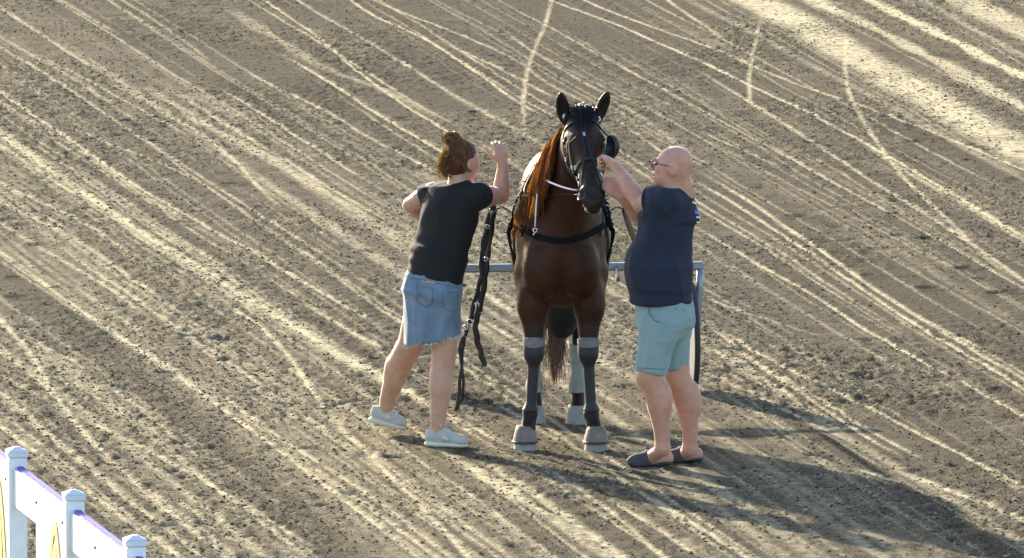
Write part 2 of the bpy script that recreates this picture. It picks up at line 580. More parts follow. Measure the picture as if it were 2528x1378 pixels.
# ================================================================== the track surface
TRACKS = [   # (pixels along a wheel mark in the photograph, width in metres, strength)
 ([(0,233),(207,371),(319,450),(436,519),(617,617),(726,683),(860,760),(1000,840)], .045, 1.0),
 ([(0,255),(150,345),(300,445),(436,535),(560,600)], .06, .5),
 ([(0,334),(109,414),(225,490),(327,563),(436,625),(544,697),(700,790),(900,912),(1060,1000),(1200,1090)], .09, .8),
 ([(0,360),(120,440),(225,505),(327,575),(436,645),(544,720),(680,800)], .05, .7),
 ([(60,340),(200,440),(320,520),(440,590),(600,690)], .035, .6),
 ([(120,298),(269,356),(337,381),(410,410),(523,458)], .03, .8),
 ([(261,200),(381,265),(508,338),(595,407),(646,472),(700,520)], .05, .7),
 ([(100,140),(261,225),(381,290),(480,345)], .04, .6),
 ([(348,207),(454,276),(544,334),(690,403),(835,490),(900,537),(1000,600),(1060,640)], .12, .5),
 ([(400,215),(500,270),(600,340),(690,385),(835,475),(1000,570)], .05, .7),
 ([(454,229),(566,272),(600,300)], .15, .3),
 ([(544,218),(624,269),(708,323),(799,378),(893,440)], .035, .9),
 ([(590,160),(650,200),(744,243),(817,280),(890,330),(1000,385),(1100,440)], .045, .8),
 ([(690,130),(813,200),(900,258),(1010,330),(1100,380),(1200,440)], .045, .9),
 ([(0,450),(58,483),(120,508),(218,556),(337,635),(453,693)], .045, .7),
 ([(0,501),(90,541),(200,600),(330,690),(430,760)], .06, .6),
 ([(0,552),(109,617),(203,668),(254,700),(380,790)], .05, .6),
 ([(0,617),(60,655),(123,710),(197,764),(276,818),(394,897),(502,980),(590,1044),(689,1113),(812,1207),(900,1276),(1040,1378)], .04, 1.0),
 ([(773,563),(835,603)], .03, .7),
 ([(177,700),(285,779),(374,843)], .05, .5),
 ([(458,700),(581,759),(664,828),(723,887),(768,971),(830,1040),(876,1094),(980,1190),(1080,1290),(1160,1378)], .05, .9),
 ([(541,715),(689,789),(812,867),(900,912),(1030,985)], .14, .5),
 ([(600,730),(720,800),(830,870),(930,930)], .06, .7),
 ([(738,744),(830,795),(900,833),(960,870)], .045, .8),
 ([(0,789),(49,843),(84,882),(108,946),(148,1005),(217,1084),(276,1143),(384,1236),(468,1310),(566,1378)], .06, .8),
 ([(0,872),(74,921),(148,1005)], .05, .7),
 ([(0,931),(108,985),(180,1050)], .05, .5),
 ([(98,853),(162,882),(212,917)], .04, .6),
 ([(108,921),(212,971),(354,1054),(418,1094)], .045, .5),
 ([(162,1015),(320,1094),(492,1182),(640,1271),(787,1360)], .05, .8),
 ([(236,941),(300,980),(364,1025),(423,1079),(517,1148)], .05, .6),
 ([(468,921),(566,995),(689,1084),(787,1143),(900,1212),(1000,1290),(1120,1378)], .04, .8),
 ([(0,1054),(49,1094),(172,1177),(295,1271),(443,1378)], .045, .9),
 ([(418,1217),(541,1315),(664,1378)], .06, .5),
 ([(1700,790),(1740,795),(1857,900),(1949,955),(2077,1036),(2169,1098),(2242,1135)], .04, .8),
 ([(1735,825),(1916,930),(2004,975),(2151,1064),(2298,1145)], .04, .7),
 ([(1735,790),(1830,850),(1930,910),(2143,1006),(2261,1065),(2371,1120),(2528,1205)], .04, .9),
 ([(1712,555),(1800,610),(1900,670),(2000,720),(2100,790),(2200,850),(2290,900),(2408,962),(2528,1028)], .035, 1.0),
 ([(1690,430),(1800,490),(1844,520),(1961,600),(2100,690),(2200,760),(2330,845),(2437,900),(2528,960)], .04, 1.0),
 ([(1713,414),(1844,488),(1961,575),(2080,655),(2250,770),(2380,850),(2528,935)], .05, .8),
 ([(1900,540),(2060,640),(2200,740),(2400,850),(2528,920)], .035, .7),
 ([(1725,911),(1857,973),(1985,1036),(2143,1106)], .05, .7),
 ([(1735,850),(1857,925),(1985,1000),(2100,1065)], .05, .6),
 ([(1806,984),(1967,1073)], .04, .6),
 ([(1600,1219),(1673,1271),(1784,1337),(1850,1378)], .05, .9),
 ([(1500,1230),(1600,1289),(1728,1377)], .05, .9),
 ([(1330,1150),(1420,1200),(1520,1270),(1640,1378)], .05, .8),
 ([(1100,1120),(1250,1210),(1400,1300),(1520,1378)], .10, .8),
 ([(1180,1130),(1330,1230),(1450,1310),(1540,1378)], .07, .8),
 ([(2095,1153),(2231,1194)], .06, .8),
 ([(2195,1157),(2330,1205),(2437,1249),(2528,1290)], .07, .8),
 ([(1740,735),(1800,760),(1960,810),(2030,830)], .03, .8),
 ([(1450,0),(1580,55),(1700,95),(1809,140),(1918,190),(2092,250),(2222,296),(2353,344),(2528,418)], .045, .8),
 ([(1370,0),(1520,55),(1640,110),(1740,155),(1831,200),(1944,253),(2079,322),(2166,370),(2266,427),(2353,483),(2528,588)], .045, 1.0),
 ([(1700,161),(1800,218),(1857,257),(1961,322),(2070,392),(2179,466),(2310,544),(2440,630),(2528,690)], .05, .7),
 ([(1650,0),(1730,55),(1809,118)], .05, .6),
 ([(1880,40),(1874,61),(1848,174),(1852,270)], .045, .6),
 ([(2086,60),(2083,174),(2092,226),(2118,283),(2170,361),(2222,431),(2310,518),(2397,600),(2500,690)], .05, .7),
 ([(2120,350),(2230,420),(2353,490),(2528,600)], .06, .6),
 ([(1360,0),(1345,60),(1318,120),(1300,170),(1291,220),(1291,290),(1300,360)], .05, .6),
 ([(655,0),(760,70),(850,150),(1000,260),(1130,340),(1250,400)], .035, .9),
 ([(870,0),(960,60),(1050,90),(1100,125),(1200,190),(1290,260),(1370,305)], .04, .9),
 ([(930,0),(1060,55),(1130,80),(1200,110),(1290,150),(1330,190),(1440,250),(1500,275)], .05, .6),
 ([(1090,100),(1200,150),(1290,195),(1370,240)], .05, .6),
 ([(1230,60),(1300,115),(1400,175),(1470,220),(1590,270)], .04, .5),
 ([(1510,290),(1590,345),(1700,420)], .04, .7),
 ([(1500,240),(1600,300),(1720,395)], .06, .4),
 ([(1726,322),(1830,370),(1935,414)], .03, .7),
 ([(550,10),(690,100),(800,170),(900,200),(1000,240),(1100,300)], .10, .35),
 ([(300,0),(400,60),(520,150)], .05, .5),
 ([(150,0),(300,90)], .06, .5),
 ([(0,20),(120,95),(260,190)], .06, .6),
 ([(0,90),(120,160),(260,250),(380,330)], .06, .5),
 ([(30,130),(180,230),(330,330),(500,440)], .035, .5),
 ([(1230,1000),(1300,1040),(1400,1100)], .05, .5),
 ([(1380,1000),(1480,1060),(1560,1110)], .05, .5),
 ([(1140,690),(1300,790),(1560,940)], .07, .6),
 ([(1150,760),(1290,850),(1420,930),(1560,1020)], .05, .6),
 ([(1000,960),(1100,1020),(1250,1100)], .06, .7),
 # broad smooth bands across the far side of the track
 ([(1740,-70),(1885,13),(2000,70),(2110,137),(2310,255),(2528,375)], .42, .85),
 ([(1900,-60),(2010,0),(2200,90),(2400,200),(2528,270)], .16, .75),
 ([(2030,-55),(2140,0),(2300,75),(2528,190)], .15, 1.0),
 ([(2250,-65),(2380,0),(2528,75)], .35, .8),
]
XF = np.arange(-5.4, 5.4001, .015)
YF = np.arange(-9.0, 34.001, .036)
nx, ny = len(XF), len(YF)

def outer(v, lim, n=34):
    s = np.geomspace(.1, lim, n)
    return s

gx = np.concatenate([XF[0] - outer(0, 2500)[::-1], XF, XF[-1] + outer(0, 2500)])
gy = np.concatenate([YF[0] - outer(0, 2500)[::-1], YF, YF[-1] + outer(0, 2500)])

def spectral(nx, ny, cx, cy, seed):
    """gaussian-filtered white noise, unit variance; cx, cy correlation lengths in cells"""
    r = np.random.default_rng(seed)
    w = r.standard_normal((nx, ny))
    fx = np.fft.fftfreq(nx)[:, None]; fy = np.fft.rfftfreq(ny)[None, :]
    k = np.exp(-2 * (math.pi ** 2) * ((fx * cx) ** 2 + (fy * cy) ** 2))
    o = np.fft.irfft2(np.fft.rfft2(w) * k, s=(nx, ny))
    return (o / o.std()).astype(np.float32)

lines = []
def flow_slope(x, y):
    return (y + 5320.0) / (x + 7725.0)
for px, w, s in TRACKS:
    a0, a1 = np.array(px[0], float), np.array(px[-1], float)       # marks that leave the frame go on beyond it
    t0, t1 = nrm(a0 - np.array(px[1])), nrm(a1 - np.array(px[-2]))
    if a0[0] <= 0 or a0[1] <= 0:
        px = [tuple(a0 + t0 * 160)] + list(px)
    if a1[0] >= 2528 or a1[1] >= 1378:
        px = list(px) + [tuple(a1 + t1 * 160)]
    lines.append((np.array([G(x, y)[:2] for x, y in px]), w, s))
rr = np.random.default_rng(21)
for i in range(240):                              # the many faint marks between the clear ones
    x0, y0 = rr.uniform(-1500, 2300), rr.uniform(-700, 1378)
    L = rr.uniform(600, 2300)
    P = []
    x = x0; y = y0
    for k in range(10):
        P.append((x, y + rr.normal(0, 2)))
        x += L / 9; y += L / 9 * flow_slope(x, y) * (1 + .03 * math.sin(i))
    P = [p for p in P if p[1] > -160]
    if len(P) < 3:
        continue
    lines.append((np.array([G(a, b)[:2] for a, b in P]), rr.choice([.022, .03, .04, .09], p=[.40, .35, .17, .08]), rr.uniform(.08, .42)))

for i in range(75):                               # thin clear ones, thickest on the near left half
    x0, y0 = rr.uniform(-1300, 900), rr.uniform(-500, 1250)
    L = rr.uniform(1200, 2600)
    P = []
    x = x0; y = y0
    dev = rr.normal(0, .035)
    for k in range(8):
        if y > -160:
            P.append((x, y))
        x += L / 7; y += L / 7 * flow_slope(x, y) * (1 + dev)
    if len(P) > 2:
        lines.append((np.array([G(a, b)[:2] for a, b in P]), rr.uniform(.026, .036), rr.uniform(.35, .75)))
track = np.zeros((nx, ny), np.float32)
groove = np.zeros((nx, ny), np.float32)
patch = spectral(nx, ny, 6, 14, 3)
for li, (P, w, s) in enumerate(lines):
    if w < .07:
        w *= .75
    o = np.argsort(P[:, 1]); P = P[o]
    y0, y1 = P[0, 1], P[-1, 1]
    j0, j1 = np.searchsorted(YF, y0), np.searchsorted(YF, y1)
    if j1 - j0 < 3:
        continue
    yy = YF[j0:j1]
    # smooth curve through the points
    xt = np.interp(yy, P[:, 1], P[:, 0])
    kw = max(3, int(len(yy) / (len(P) * .75)) | 1)
    pad = np.pad(xt, kw // 2, mode='reflect', reflect_type='odd') if len(xt) > kw else xt
    if len(pad) > len(xt):
        xt = np.convolve(pad, np.ones(kw) / kw, mode='valid')[:len(yy)]
    xt = xt + .0025 * np.sin(yy * 1.1 + li) + .0015 * np.sin(yy * 3.3 + 2 * li)
    fade = np.clip(np.minimum(yy - y0, y1 - yy) / (.12 * (y1 - y0) + .05), 0, 1) if (y0 > YF[0] + .1) else 1.0
    vary = np.clip(.92 + .16 * np.interp(yy, np.linspace(y0, y1, max(4, int((y1 - y0) * 2))), np.random.default_rng(li).standard_normal(max(4, int((y1 - y0) * 2)))), .25, 1.15)
    i0 = np.clip(np.searchsorted(XF, xt.min() - 2.5 * w), 0, nx - 1); i1 = np.clip(np.searchsorted(XF, xt.max() + 2.5 * w), 1, nx)
    if i1 <= i0:
        continue
    d = np.abs(XF[i0:i1][:, None] - xt[None, :]) / (w * .5)
    edge = 1 + (.25 if w < .2 else .06) * patch[i0:i1, j0:j1]
    m = np.exp(-(d / edge) ** 4 * .8) if w > .09 else np.exp(-d ** 3)
    v = m * s * (fade * vary)[None, :]
    track[i0:i1, j0:j1] = np.maximum(track[i0:i1, j0:j1], v) + .25 * np.minimum(track[i0:i1, j0:j1], v)
    if w <= .09:
        groove[i0:i1, j0:j1] = np.maximum(groove[i0:i1, j0:j1], v)
clod = spectral(nx, ny, .75, .35, 5)
track = np.clip(track * (1 + .28 * clod), 0, 1.2)
clod2 = spectral(nx, ny, 2.0, .9, 6)
clod4 = spectral(nx, ny, 5, 2.2, 8)
broad = spectral(nx, ny, 26, 22, 9)
soft = spectral(nx, ny, 60, 50, 10)
rough_amt = np.clip(.75 + .35 * broad, .25, 1.5)             # some stretches are churned, others raked smooth
near = sstep(9.0, 0.0, YF)[None, :]
rough_amt = np.clip(rough_amt * (.70 + .12 * near), .2, 1.05)
smoothed = 1 - .55 * np.clip(track, 0, 1)
lumps = .0046 * clod + .0042 * clod2 + .0034 * clod4 - .006 * np.clip(-clod4 - 1.5, 0, None)
Z = lumps * rough_amt * smoothed + .006 * broad * .5 - .006 * groove + .004 * soft
# hoof prints and kicked-up scoops
hr = np.random.default_rng(12)
spots = [(690, 962), (780, 1110), (640, 960), (470, 832), (550, 836), (800, 1250), (690, 1158), (900, 1120), (980, 1130), (560, 890), (700, 1000), (420, 925), (300, 960), (2210, 530), (2290, 590), (2380, 660), (2460, 720), (2060, 960), (2120, 930), (320, 300), (360, 310), (260, 255), (380, 350), (1290, 1010), (1180, 980), (1250, 950)]
pts = [G(*s)[:2] for s in spots] + [np.array([hr.uniform(-4.5, 4.5), hr.uniform(-6, 20)]) for _ in range(260)]
for q, p in enumerate(pts):
    if not (XF[0] + .4 < p[0] < XF[-1] - .4 and YF[0] + .4 < p[1] < YF[-1] - .4):
        continue
    R0 = hr.uniform(.05, .085)
    i = int((p[0] - XF[0]) / .015); j = int((p[1] - YF[0]) / .036)
    a, b = 14, 7
    dx = (XF[i - a:i + a][:, None] - p[0]) / R0; dy = (YF[j - b:j + b][None, :] - p[1]) / (R0 * 1.2)
    r2 = dx * dx + dy * dy
    Z[i - a:i + a, j - b:j + b] += (-.022 * np.exp(-r2 * 1.4) + .012 * np.exp(-((np.sqrt(r2) - 1.35) / .4) ** 2)) * (1.0 if q < len(spots) else hr.uniform(.3, .9))
ef = np.minimum(np.minimum(np.arange(nx), np.arange(nx)[::-1])[:, None] / 20.0, np.minimum(np.arange(ny), np.arange(ny)[::-1])[None, :] / 20.0)
ef = np.clip(ef, 0, 1)
Z = (Z + .002) * ef
# drags and harrows leave long damp and dry bands that run with the track
qg = XF[:, None] + .164 * YF[None, :] + .0012 * YF[None, :] ** 2
qk = np.arange(-14, 16, .28)
bandv = np.interp(qg, qk, np.random.default_rng(40).standard_normal(len(qk)))
bandv += .5 * np.interp(qg, qk[::3], np.random.default_rng(41).standard_normal(len(qk[::3])))
tone = .42 + .20 * bandv + .12 * broad + .10 * soft + .10 * clod4 + .08 * clod
NX, NY = len(gx), len(gy)
n0 = (NX - nx) // 2; m0 = (NY - ny) // 2
Zf = np.zeros((NX, NY), np.float32); Tf = np.zeros((NX, NY), np.float32); Cf = np.full((NX, NY), .5, np.float32)
Zf[n0:n0 + nx, m0:m0 + ny] = Z
Tf[n0:n0 + nx, m0:m0 + ny] = track
Cf[n0:n0 + nx, m0:m0 + ny] = tone
GX, GY = np.meshgrid(gx, gy, indexing='ij')
ii = np.arange(NX * NY).reshape(NX, NY)
Q = np.stack([ii[:-1, :-1], ii[1:, :-1], ii[1:, 1:], ii[:-1, 1:]], axis=-1).reshape(-1, 4)

def ground_material():
    m = bpy.data.materials.new('race_track_sand')
    m.use_nodes = True
    N = m.node_tree.nodes; L = m.node_tree.links
    b = N['Principled BSDF']
    tr = N.new('ShaderNodeAttribute'); tr.attribute_name = 'track'
    tn = N.new('ShaderNodeAttribute'); tn.attribute_name = 'tone'
    tc = N.new('ShaderNodeTexCoord')
    n1 = N.new('ShaderNodeTexNoise'); n1.inputs['Scale'].default_value = 70; n1.inputs['Detail'].default_value = 6; n1.inputs['Roughness'].default_value = .7
    L.new(tc.outputs['Object'], n1.inputs['Vector'])
    r1 = N.new('ShaderNodeValToRGB')
    r1.color_ramp.elements[0].position = .1; r1.color_ramp.elements[0].color = (.070, .0575, .040, 1)
    r1.color_ramp.elements[1].position = .9; r1.color_ramp.elements[1].color = (.178, .147, .100, 1)
    L.new(tn.outputs['Fac'], r1.inputs[0])
    r2 = N.new('ShaderNodeValToRGB')
    r2.color_ramp.elements[0].position = .36; r2.color_ramp.elements[0].color = (.34, .34, .36, 1)
    r2.color_ramp.elements[1].position = .60; r2.color_ramp.elements[1].color = (1.25, 1.22, 1.16, 1)
    L.new(n1.outputs[0], r2.inputs[0])
    mul = N.new('ShaderNodeMix'); mul.data_type = 'RGBA'; mul.blend_type = 'MULTIPLY'; mul.inputs[0].default_value = 1
    L.new(r1.outputs[0], mul.inputs[6]); L.new(r2.outputs[0], mul.inputs[7])
    mx = N.new('ShaderNodeMix'); mx.data_type = 'RGBA'
    # the dry, packed sand of the wheel marks is paler, its backlit sheen put into the colour too, broken up by crumbs of the dark mix
    n3 = N.new('ShaderNodeTexNoise'); n3.inputs['Scale'].default_value = 38; n3.inputs['Detail'].default_value = 4
    L.new(tc.outputs['Object'], n3.inputs['Vector'])
    mr = N.new('ShaderNodeMapRange'); mr.inputs[1].default_value = .3; mr.inputs[2].default_value = .6; mr.inputs[3].default_value = .62; mr.inputs[4].default_value = 1.2
    L.new(n3.outputs[0], mr.inputs[0])
    ma = N.new('ShaderNodeMath'); ma.operation = 'MULTIPLY'; ma.use_clamp = True
    L.new(tr.outputs['Fac'], ma.inputs[0]); L.new(mr.outputs[0], ma.inputs[1])
    L.new(ma.outputs[0], mx.inputs[0])
    L.new(mul.outputs[2], mx.inputs[6]); mx.inputs[7].default_value = (.53, .455, .29, 1)
    L.new(mx.outputs[2], b.inputs['Base Color'])
    b.inputs['Roughness'].default_value = .85
    b.inputs['Specular IOR Level'].default_value = .04
    bp = N.new('ShaderNodeBump'); bp.inputs['Strength'].default_value = 1.0; bp.inputs['Distance'].default_value = .012
    n2 = N.new('ShaderNodeTexNoise'); n2.inputs['Scale'].default_value = 90; n2.inputs['Detail'].default_value = 3
    L.new(tc.outputs['Object'], n2.inputs['Vector'])
    L.new(n2.outputs[0], bp.inputs['Height']); L.new(bp.outputs[0], b.inputs['Normal'])
    return m

ground = mesh_np('ground', np.stack([GX, GY, Zf], -1).reshape(-1, 3), Q, ground_material(), None, True, {'track': Tf.ravel(), 'tone': Cf.ravel()})
ground['kind'] = 'structure'
ground['label'] = 'sandy grey brown harness racing track combed with pale wheel marks'

# crumbs of clay and sand lying loose on the surface, too many to count
cr = np.random.default_rng(33)
NC = 125000
cxs = cr.uniform(-4.6, 4.6, NC * 2); cys = -7 + 39 * cr.uniform(0, 1, NC * 2) ** 1.25
ci = np.clip(((cxs - XF[0]) / .015).astype(int), 0, nx - 1); cj = np.clip(((cys - YF[0]) / .036).astype(int), 0, ny - 1)
keep = cr.uniform(0, 1, NC * 2) < np.clip(.55 + .27 * broad[ci, cj] + .2 * soft[ci, cj], .12, 1) * (1 - .65 * np.clip(track[ci, cj], 0, 1))
cxs, cys, ci, cj = cxs[keep][:NC], cys[keep][:NC], ci[keep][:NC], cj[keep][:NC]
NC = len(cxs)
sz = .0054 * np.exp(cr.normal(0, .45, NC)) 
sz = np.clip(sz, .002, .0105)
O = np.array([(1, 0, 0), (.3, .95, 0), (-.8, .6, .1), (-.8, -.6, 0), (.3, -.95, .1), (.1, 0, .9)])
O[:5, 2] -= .35
OF = [(0, 1, 5), (1, 2, 5), (2, 3, 5), (3, 4, 5), (4, 0, 5)]
ang = cr.uniform(0, 2 * math.pi, NC)
J = O[None] * (1 + cr.normal(0, .22, (NC, 6, 3)))
X = (J[..., 0] * np.cos(ang)[:, None] - J[..., 1] * np.sin(ang)[:, None]) * 1.35
Yc = J[..., 0] * np.sin(ang)[:, None] + J[..., 1] * np.cos(ang)[:, None]
CV = np.stack([X, Yc, J[..., 2] * .7], -1) * sz[:, None, None] + np.stack([cxs, cys, Z[ci, cj] + sz * .35], -1)[:, None, :]
CF = (np.array(OF)[None] + 6 * np.arange(NC)[:, None, None]).reshape(-1, 3)
tn_ = np.repeat(np.clip(cr.normal(.18, .33, NC), 0, 1), 6)[:, None]
ccol = np.array([.045, .034, .021]) * (1 - tn_) + np.array([.40, .34, .22]) * tn_
crumbs = mesh_np('loose_clods', CV.reshape(-1, 3), CF, mat('clay_clod', rough=.95, spec=.1, attr='col'), None, False, {'col': ccol})
crumbs['kind'] = 'stuff'
tag(crumbs, 'small loose clods of clay and sand strewn over the track', 'clods')
# ================================================================== white rail fence, lower left
M_white = mat('white_paint', (.86, .87, .88), .45, noise=.07, nscale=6)
M_cap = mat('post_cap_grey', (.68, .72, .78), .5)
M_board = mat('sign_board_white', (.80, .79, .74), .4, noise=.03, nscale=8)
M_violet = mat('violet_fringe', (.05, .025, .40), .5)
M_gold = mat('gold_print', (.80, .64, .27), .5)
M_print = mat('grey_print', (.33, .33, .36), .5)
M_screw = mat('dark_screw', (.06, .06, .07), .4)
FH = 1.15
tops = [G(41, 1118, FH), G(176, 1223, FH), G(333, 1337, FH)]
step = (tops[2] - tops[0]) / 2
fdir = nrm(step); fdir[2] = 0
fence = thing('fence', 'white rail fence with capped posts and sign boards beside the track', 'fence', (tops[0][0], tops[0][1], 0))
fang = math.atan2(step[0], -step[1])
side = np.array([-abs(fdir[1]), -fdir[0], 0.0]); side = nrm(side)       # the side that faces away to the left
if side[0] > 0: side = -side
FR = np.stack([nrm(np.cross(fdir, (0, 0, 1))), fdir, np.array([0, 0, 1.0])], axis=1)
posts = [tops[0] + step * i for i in (-1, 0, 1, 2, 3)]
for i, p in enumerate(posts):
    m = MB().box((p[0], p[1], FH / 2 - .02), (.088, .088, FH), FR, .006)
    po = m.build('post', M_white, fence)
    m = MB().box((p[0], p[1], FH - .004), (.098, .098, .030), FR, .004)
    V = [np.array([p[0], p[1], 0]) + FR @ np.array(q) for q in [(-.049, -.049, FH + .0111), (.049, -.049, FH + .0111), (.049, .049, FH + .0111), (-.049, .049, FH + .0111), (-.012, -.012, FH + .03), (.012, -.012, FH + .03), (.012, .012, FH + .03), (-.012, .012, FH + .03)]]
    m.add(V, [(0, 1, 5, 4), (1, 2, 6, 5), (2, 3, 7, 6), (3, 0, 4, 7), (4, 5, 6, 7)])
    m.build('post_cap', M_cap, po)
seglen = np.linalg.norm(step[:2])
sd = FR[:, 0] if FR[0, 0] < 0 else -FR[:, 0]
for i in range(len(posts) - 1):
    a, b = posts[i], posts[i + 1]
    c = (a + b) / 2
    ln = seglen - .094
    zt = FH - .075
    rail = MB().box((c[0], c[1], zt - .09), (.045, ln, .18), FR, .004).build('top_rail', M_white, fence)
    MB().box((c[0] - sd[0] * .009, c[1] - sd[1] * .009, zt + .008), (.026, ln, .012), FR).build('lens_fringe', M_violet, rail)  # violet lens fringing along the rail, added as a strip
    MB().box((c[0], c[1], .45), (.045, ln, .14), FR, .004).build('lower_rail', M_white, fence)
    # the board hung on the left face, starting a little past the far post
    off = sd * .032
    bl = ln * .52
    bc = c + nrm(np.array([step[0], step[1], 0])) * (ln - bl) / 2
    board = MB().box((bc[0] + off[0], bc[1] + off[1], zt - .40), (.014, bl, .78), FR, .002).build('sign_board', M_board, fence)
    s0 = bc + off * (1 + .0085 / .032)
    along = nrm(np.array([step[0], step[1], 0]))
    def bp(u, z, d=0.0):
        q = s0 + along * u * bl / 2 + sd * d
        return np.array([q[0], q[1], z])
    for u in (-.93, .93):
        MB().sphere(bp(u, zt - .06), .007, 8, 5).build('screw', M_screw, board)
    if i in (0, 1):
        m = MB()
        for (rx, rz, w) in ((.50, .42, .07), (.24, .31, .06)):
            pts = [bp(.38 + rx * math.cos(t) * (1 - .35 * max(0, math.sin(t))), zt - .53 + rz * math.sin(t) * (1.0 if math.sin(t) > 0 else .4), .0015) for t in np.linspace(0, 2 * math.pi, 40)]
            m.ribbon(pts, [sd] * 40, w, .002)
        m.build('emblem', M_gold, board)
    else:
        m = MB()
        for k, u in enumerate((-.75, -.55, -.38, -.22, -.05, .12, .3, .48, .66)):
            tall = .30 if k in (1, 3, 4, 7) else .22
            p = bp(u, zt - .22 - tall / 2 - (.30 - tall) , .0015)
            m.box(p, (.003, .055, tall), FR)
            if k % 2 == 0:
                p = bp(u + .05, zt - .30, .0015)
                m.box(p, (.003, .12, .04), FR)
        m.build('lettering', M_print, board)
# ================================================================== the horse
HX = 0.28
def H(x, y, z):
    return np.array([HX + x, y, z])
X1 = (1, 0, 0)
HB = {-1: -.150, 1: .100}          # the hind feet stand unevenly
hp = []
hp += [ell(H(0, .68, 1.13), (.275, .56, .34), k=.1),
       ell(H(0, .26, 1.12), (.235, .36, .34), k=.12),
       ell(H(0, .42, 1.42), (.11, .30, .155), k=.12),
       cone(H(0, .45, 1.40), H(0, 1.15, 1.42), .15, .17, .1),
       ell(H(0, 1.16, 1.31), (.235, .33, .285), k=.1)]
for s in (-1, 1):
    hp += [ell(H(s * .105, .0, 1.04), (.115, .125, .18), k=.04),
           ell(H(s * .165, .18, 1.18), (.085, .17, .27), k=.045),
           ell(H(s * .170, .05, .845), (.068, .080, .125), k=.035),
           ell(H(s * .13, 1.27, 1.10), (.125, .25, .33), k=.08),
           ell(H(s * .17, 1.08, .98), (.115, .17, .20), k=.08),
           # front leg
           cone(H(s * .155, .16, .98), H(s * .158, .07, .80), .115, .082, .06),
           cone(H(s * .158, .07, .80), H(s * .155, .02, .60), .078, .05, .03),
           ell(H(s * .155, .005, .55), (.054, .056, .068), k=.03),
           cone(H(s * .156, .012, .50), H(s * .170, .012, .25), .031, .028, .02, (X1, .9)),
           cone(H(s * .158, .040, .48), H(s * .172, .038, .24), .019, .019, .015),
           ell(H(s * .174, .015, .205), (.043, .048, .046), k=.025),
           cone(H(s * .176, .005, .19), H(s * .193, -.04, .095), .039, .045, .02),
           # hind leg
           cone(H(s * .150, 1.20, 1.00), H(HB[s] , 1.38, .64), .135, .062, .06),
           cone(H(s * .12, 1.42, .95), H(HB[s], 1.44, .60), .10, .045, .05),
           ell(H(HB[s], 1.38, .56), (.047, .064, .075), k=.03),
           cone(H(HB[s], 1.36, .52), H(HB[s], 1.25, .24), .042, .035, .025, (X1, .85)),
           cone(H(HB[s], 1.39, .50), H(HB[s], 1.28, .24), .022, .022, .02),
           ell(H(HB[s], 1.25, .20), (.042, .05, .047), k=.025),
           cone(H(HB[s], 1.235, .185), H(HB[s], 1.18, .09), .039, .046, .02)]
hp += [ell(H(0, -.16, 1.00), (.010, .06, .17), None, .035, '-'), ell(H(-.10, -.10, 1.16), (.09, .035, .012), None, .03, '-'), ell(H(.10, -.10, 1.16), (.09, .035, .012), None, .03, '-')]
hp += [ell(H(0, .95, .86), (.16, .30, .10), k=.08), ell(H(.01, 1.22, .74), (.13, .16, .26), k=.05)]
# neck: crest and throat line, carried a little to the right
hp += [cone(H(0, .40, 1.40), H(.085, -.10, 1.78), .155, .095, .10, (X1, .82)),
       cone(H(0, .08, 1.20), H(.095, -.17, 1.66), .185, .105, .10, (X1, .88)),
       cone(H(.0, .22, 1.32), H(.09, -.13, 1.72), .19, .12, .08, (X1, .72))]
# head
POLL = W(1432, 283, -.22)
MUZ = W(1467, 507, -.60)
HU = nrm(MUZ - POLL)
HW = nrm(np.array([1.0, 0, 0]) - HU * HU[0])
HN = np.cross(HW, HU)
if HN[1] > 0: HN = -HN
HL = np.linalg.norm(MUZ - POLL)
HR = np.stack([HU, HW, HN], axis=1)
def hd(a, b, c):
    return POLL + HU * (a * HL / .63) + HW * b + HN * c
def hell(a, b, c, r, k=.03, op='+'):
    return ell(hd(a, b, c), r, HR, k, op)
hp += [hell(.07, 0, -.035, (.105, .086, .085), .05),
       hell(.18, 0, -.015, (.15, .102, .082), .04),
       cone(hd(.20, 0, .0), hd(.52, 0, .008), .074, .050, .03),
       cone(hd(.30, 0, -.07), hd(.56, 0, -.035), .075, .055, .03)]
for s in (-1, 1):
    hp += [hell(.185, s * .088, -.004, (.05, .026, .030), .022),
           hell(.22, s * .070, -.11, (.145, .042, .095), .045),
           cone(hd(.28, s * .055, -.02), hd(.45, s * .045, -.02), .016, .012, .02),
           hell(.555, s * .044, .005, (.052, .032, .040), .02)]
hp += [hell(.605, 0, -.012, (.042, .056, .044), .02), hell(.60, 0, -.062, (.042, .040, .028), .02)]
for s in (-1, 1):
    hp += [hell(.562, s * .060, .028, (.026, .013, .019), .012, '-'),
           hell(.185, s * .104, .012, (.021, .012, .015), .010, '-')]
# ears: thin cupped leaves
ears = [(W(1393, 296, -.20), W(1385, 231, -.24), nrm((-.25, -.95, .1))), (W(1472, 300, -.20), W(1500, 229, -.22), nrm((.62, -.75, .1)))]
ear_frames = []
for b, t, face in ears:
    ax = nrm(t - b)
    f = nrm(face - ax * np.dot(face, ax))
    l = np.cross(f, ax)
    M = np.stack([ax, l, f], axis=1)
    ln = np.linalg.norm(t - b)
    ear_frames.append((b, ax, l, f, ln))
    hp += [ell(b + ax * ln * .42, (ln * .60, .040, .026), M, .018),
           cone(b + ax * ln * .65, t, .021, .006, .02),
           ell(b + ax * ln * .48 + f * .026, (ln * .45, .026, .026), M, .010, '-')]
V, Q = implicit(hp, .0085)
V = relax(V, Q, 1, .4)
VN = vnormals(V, Q)
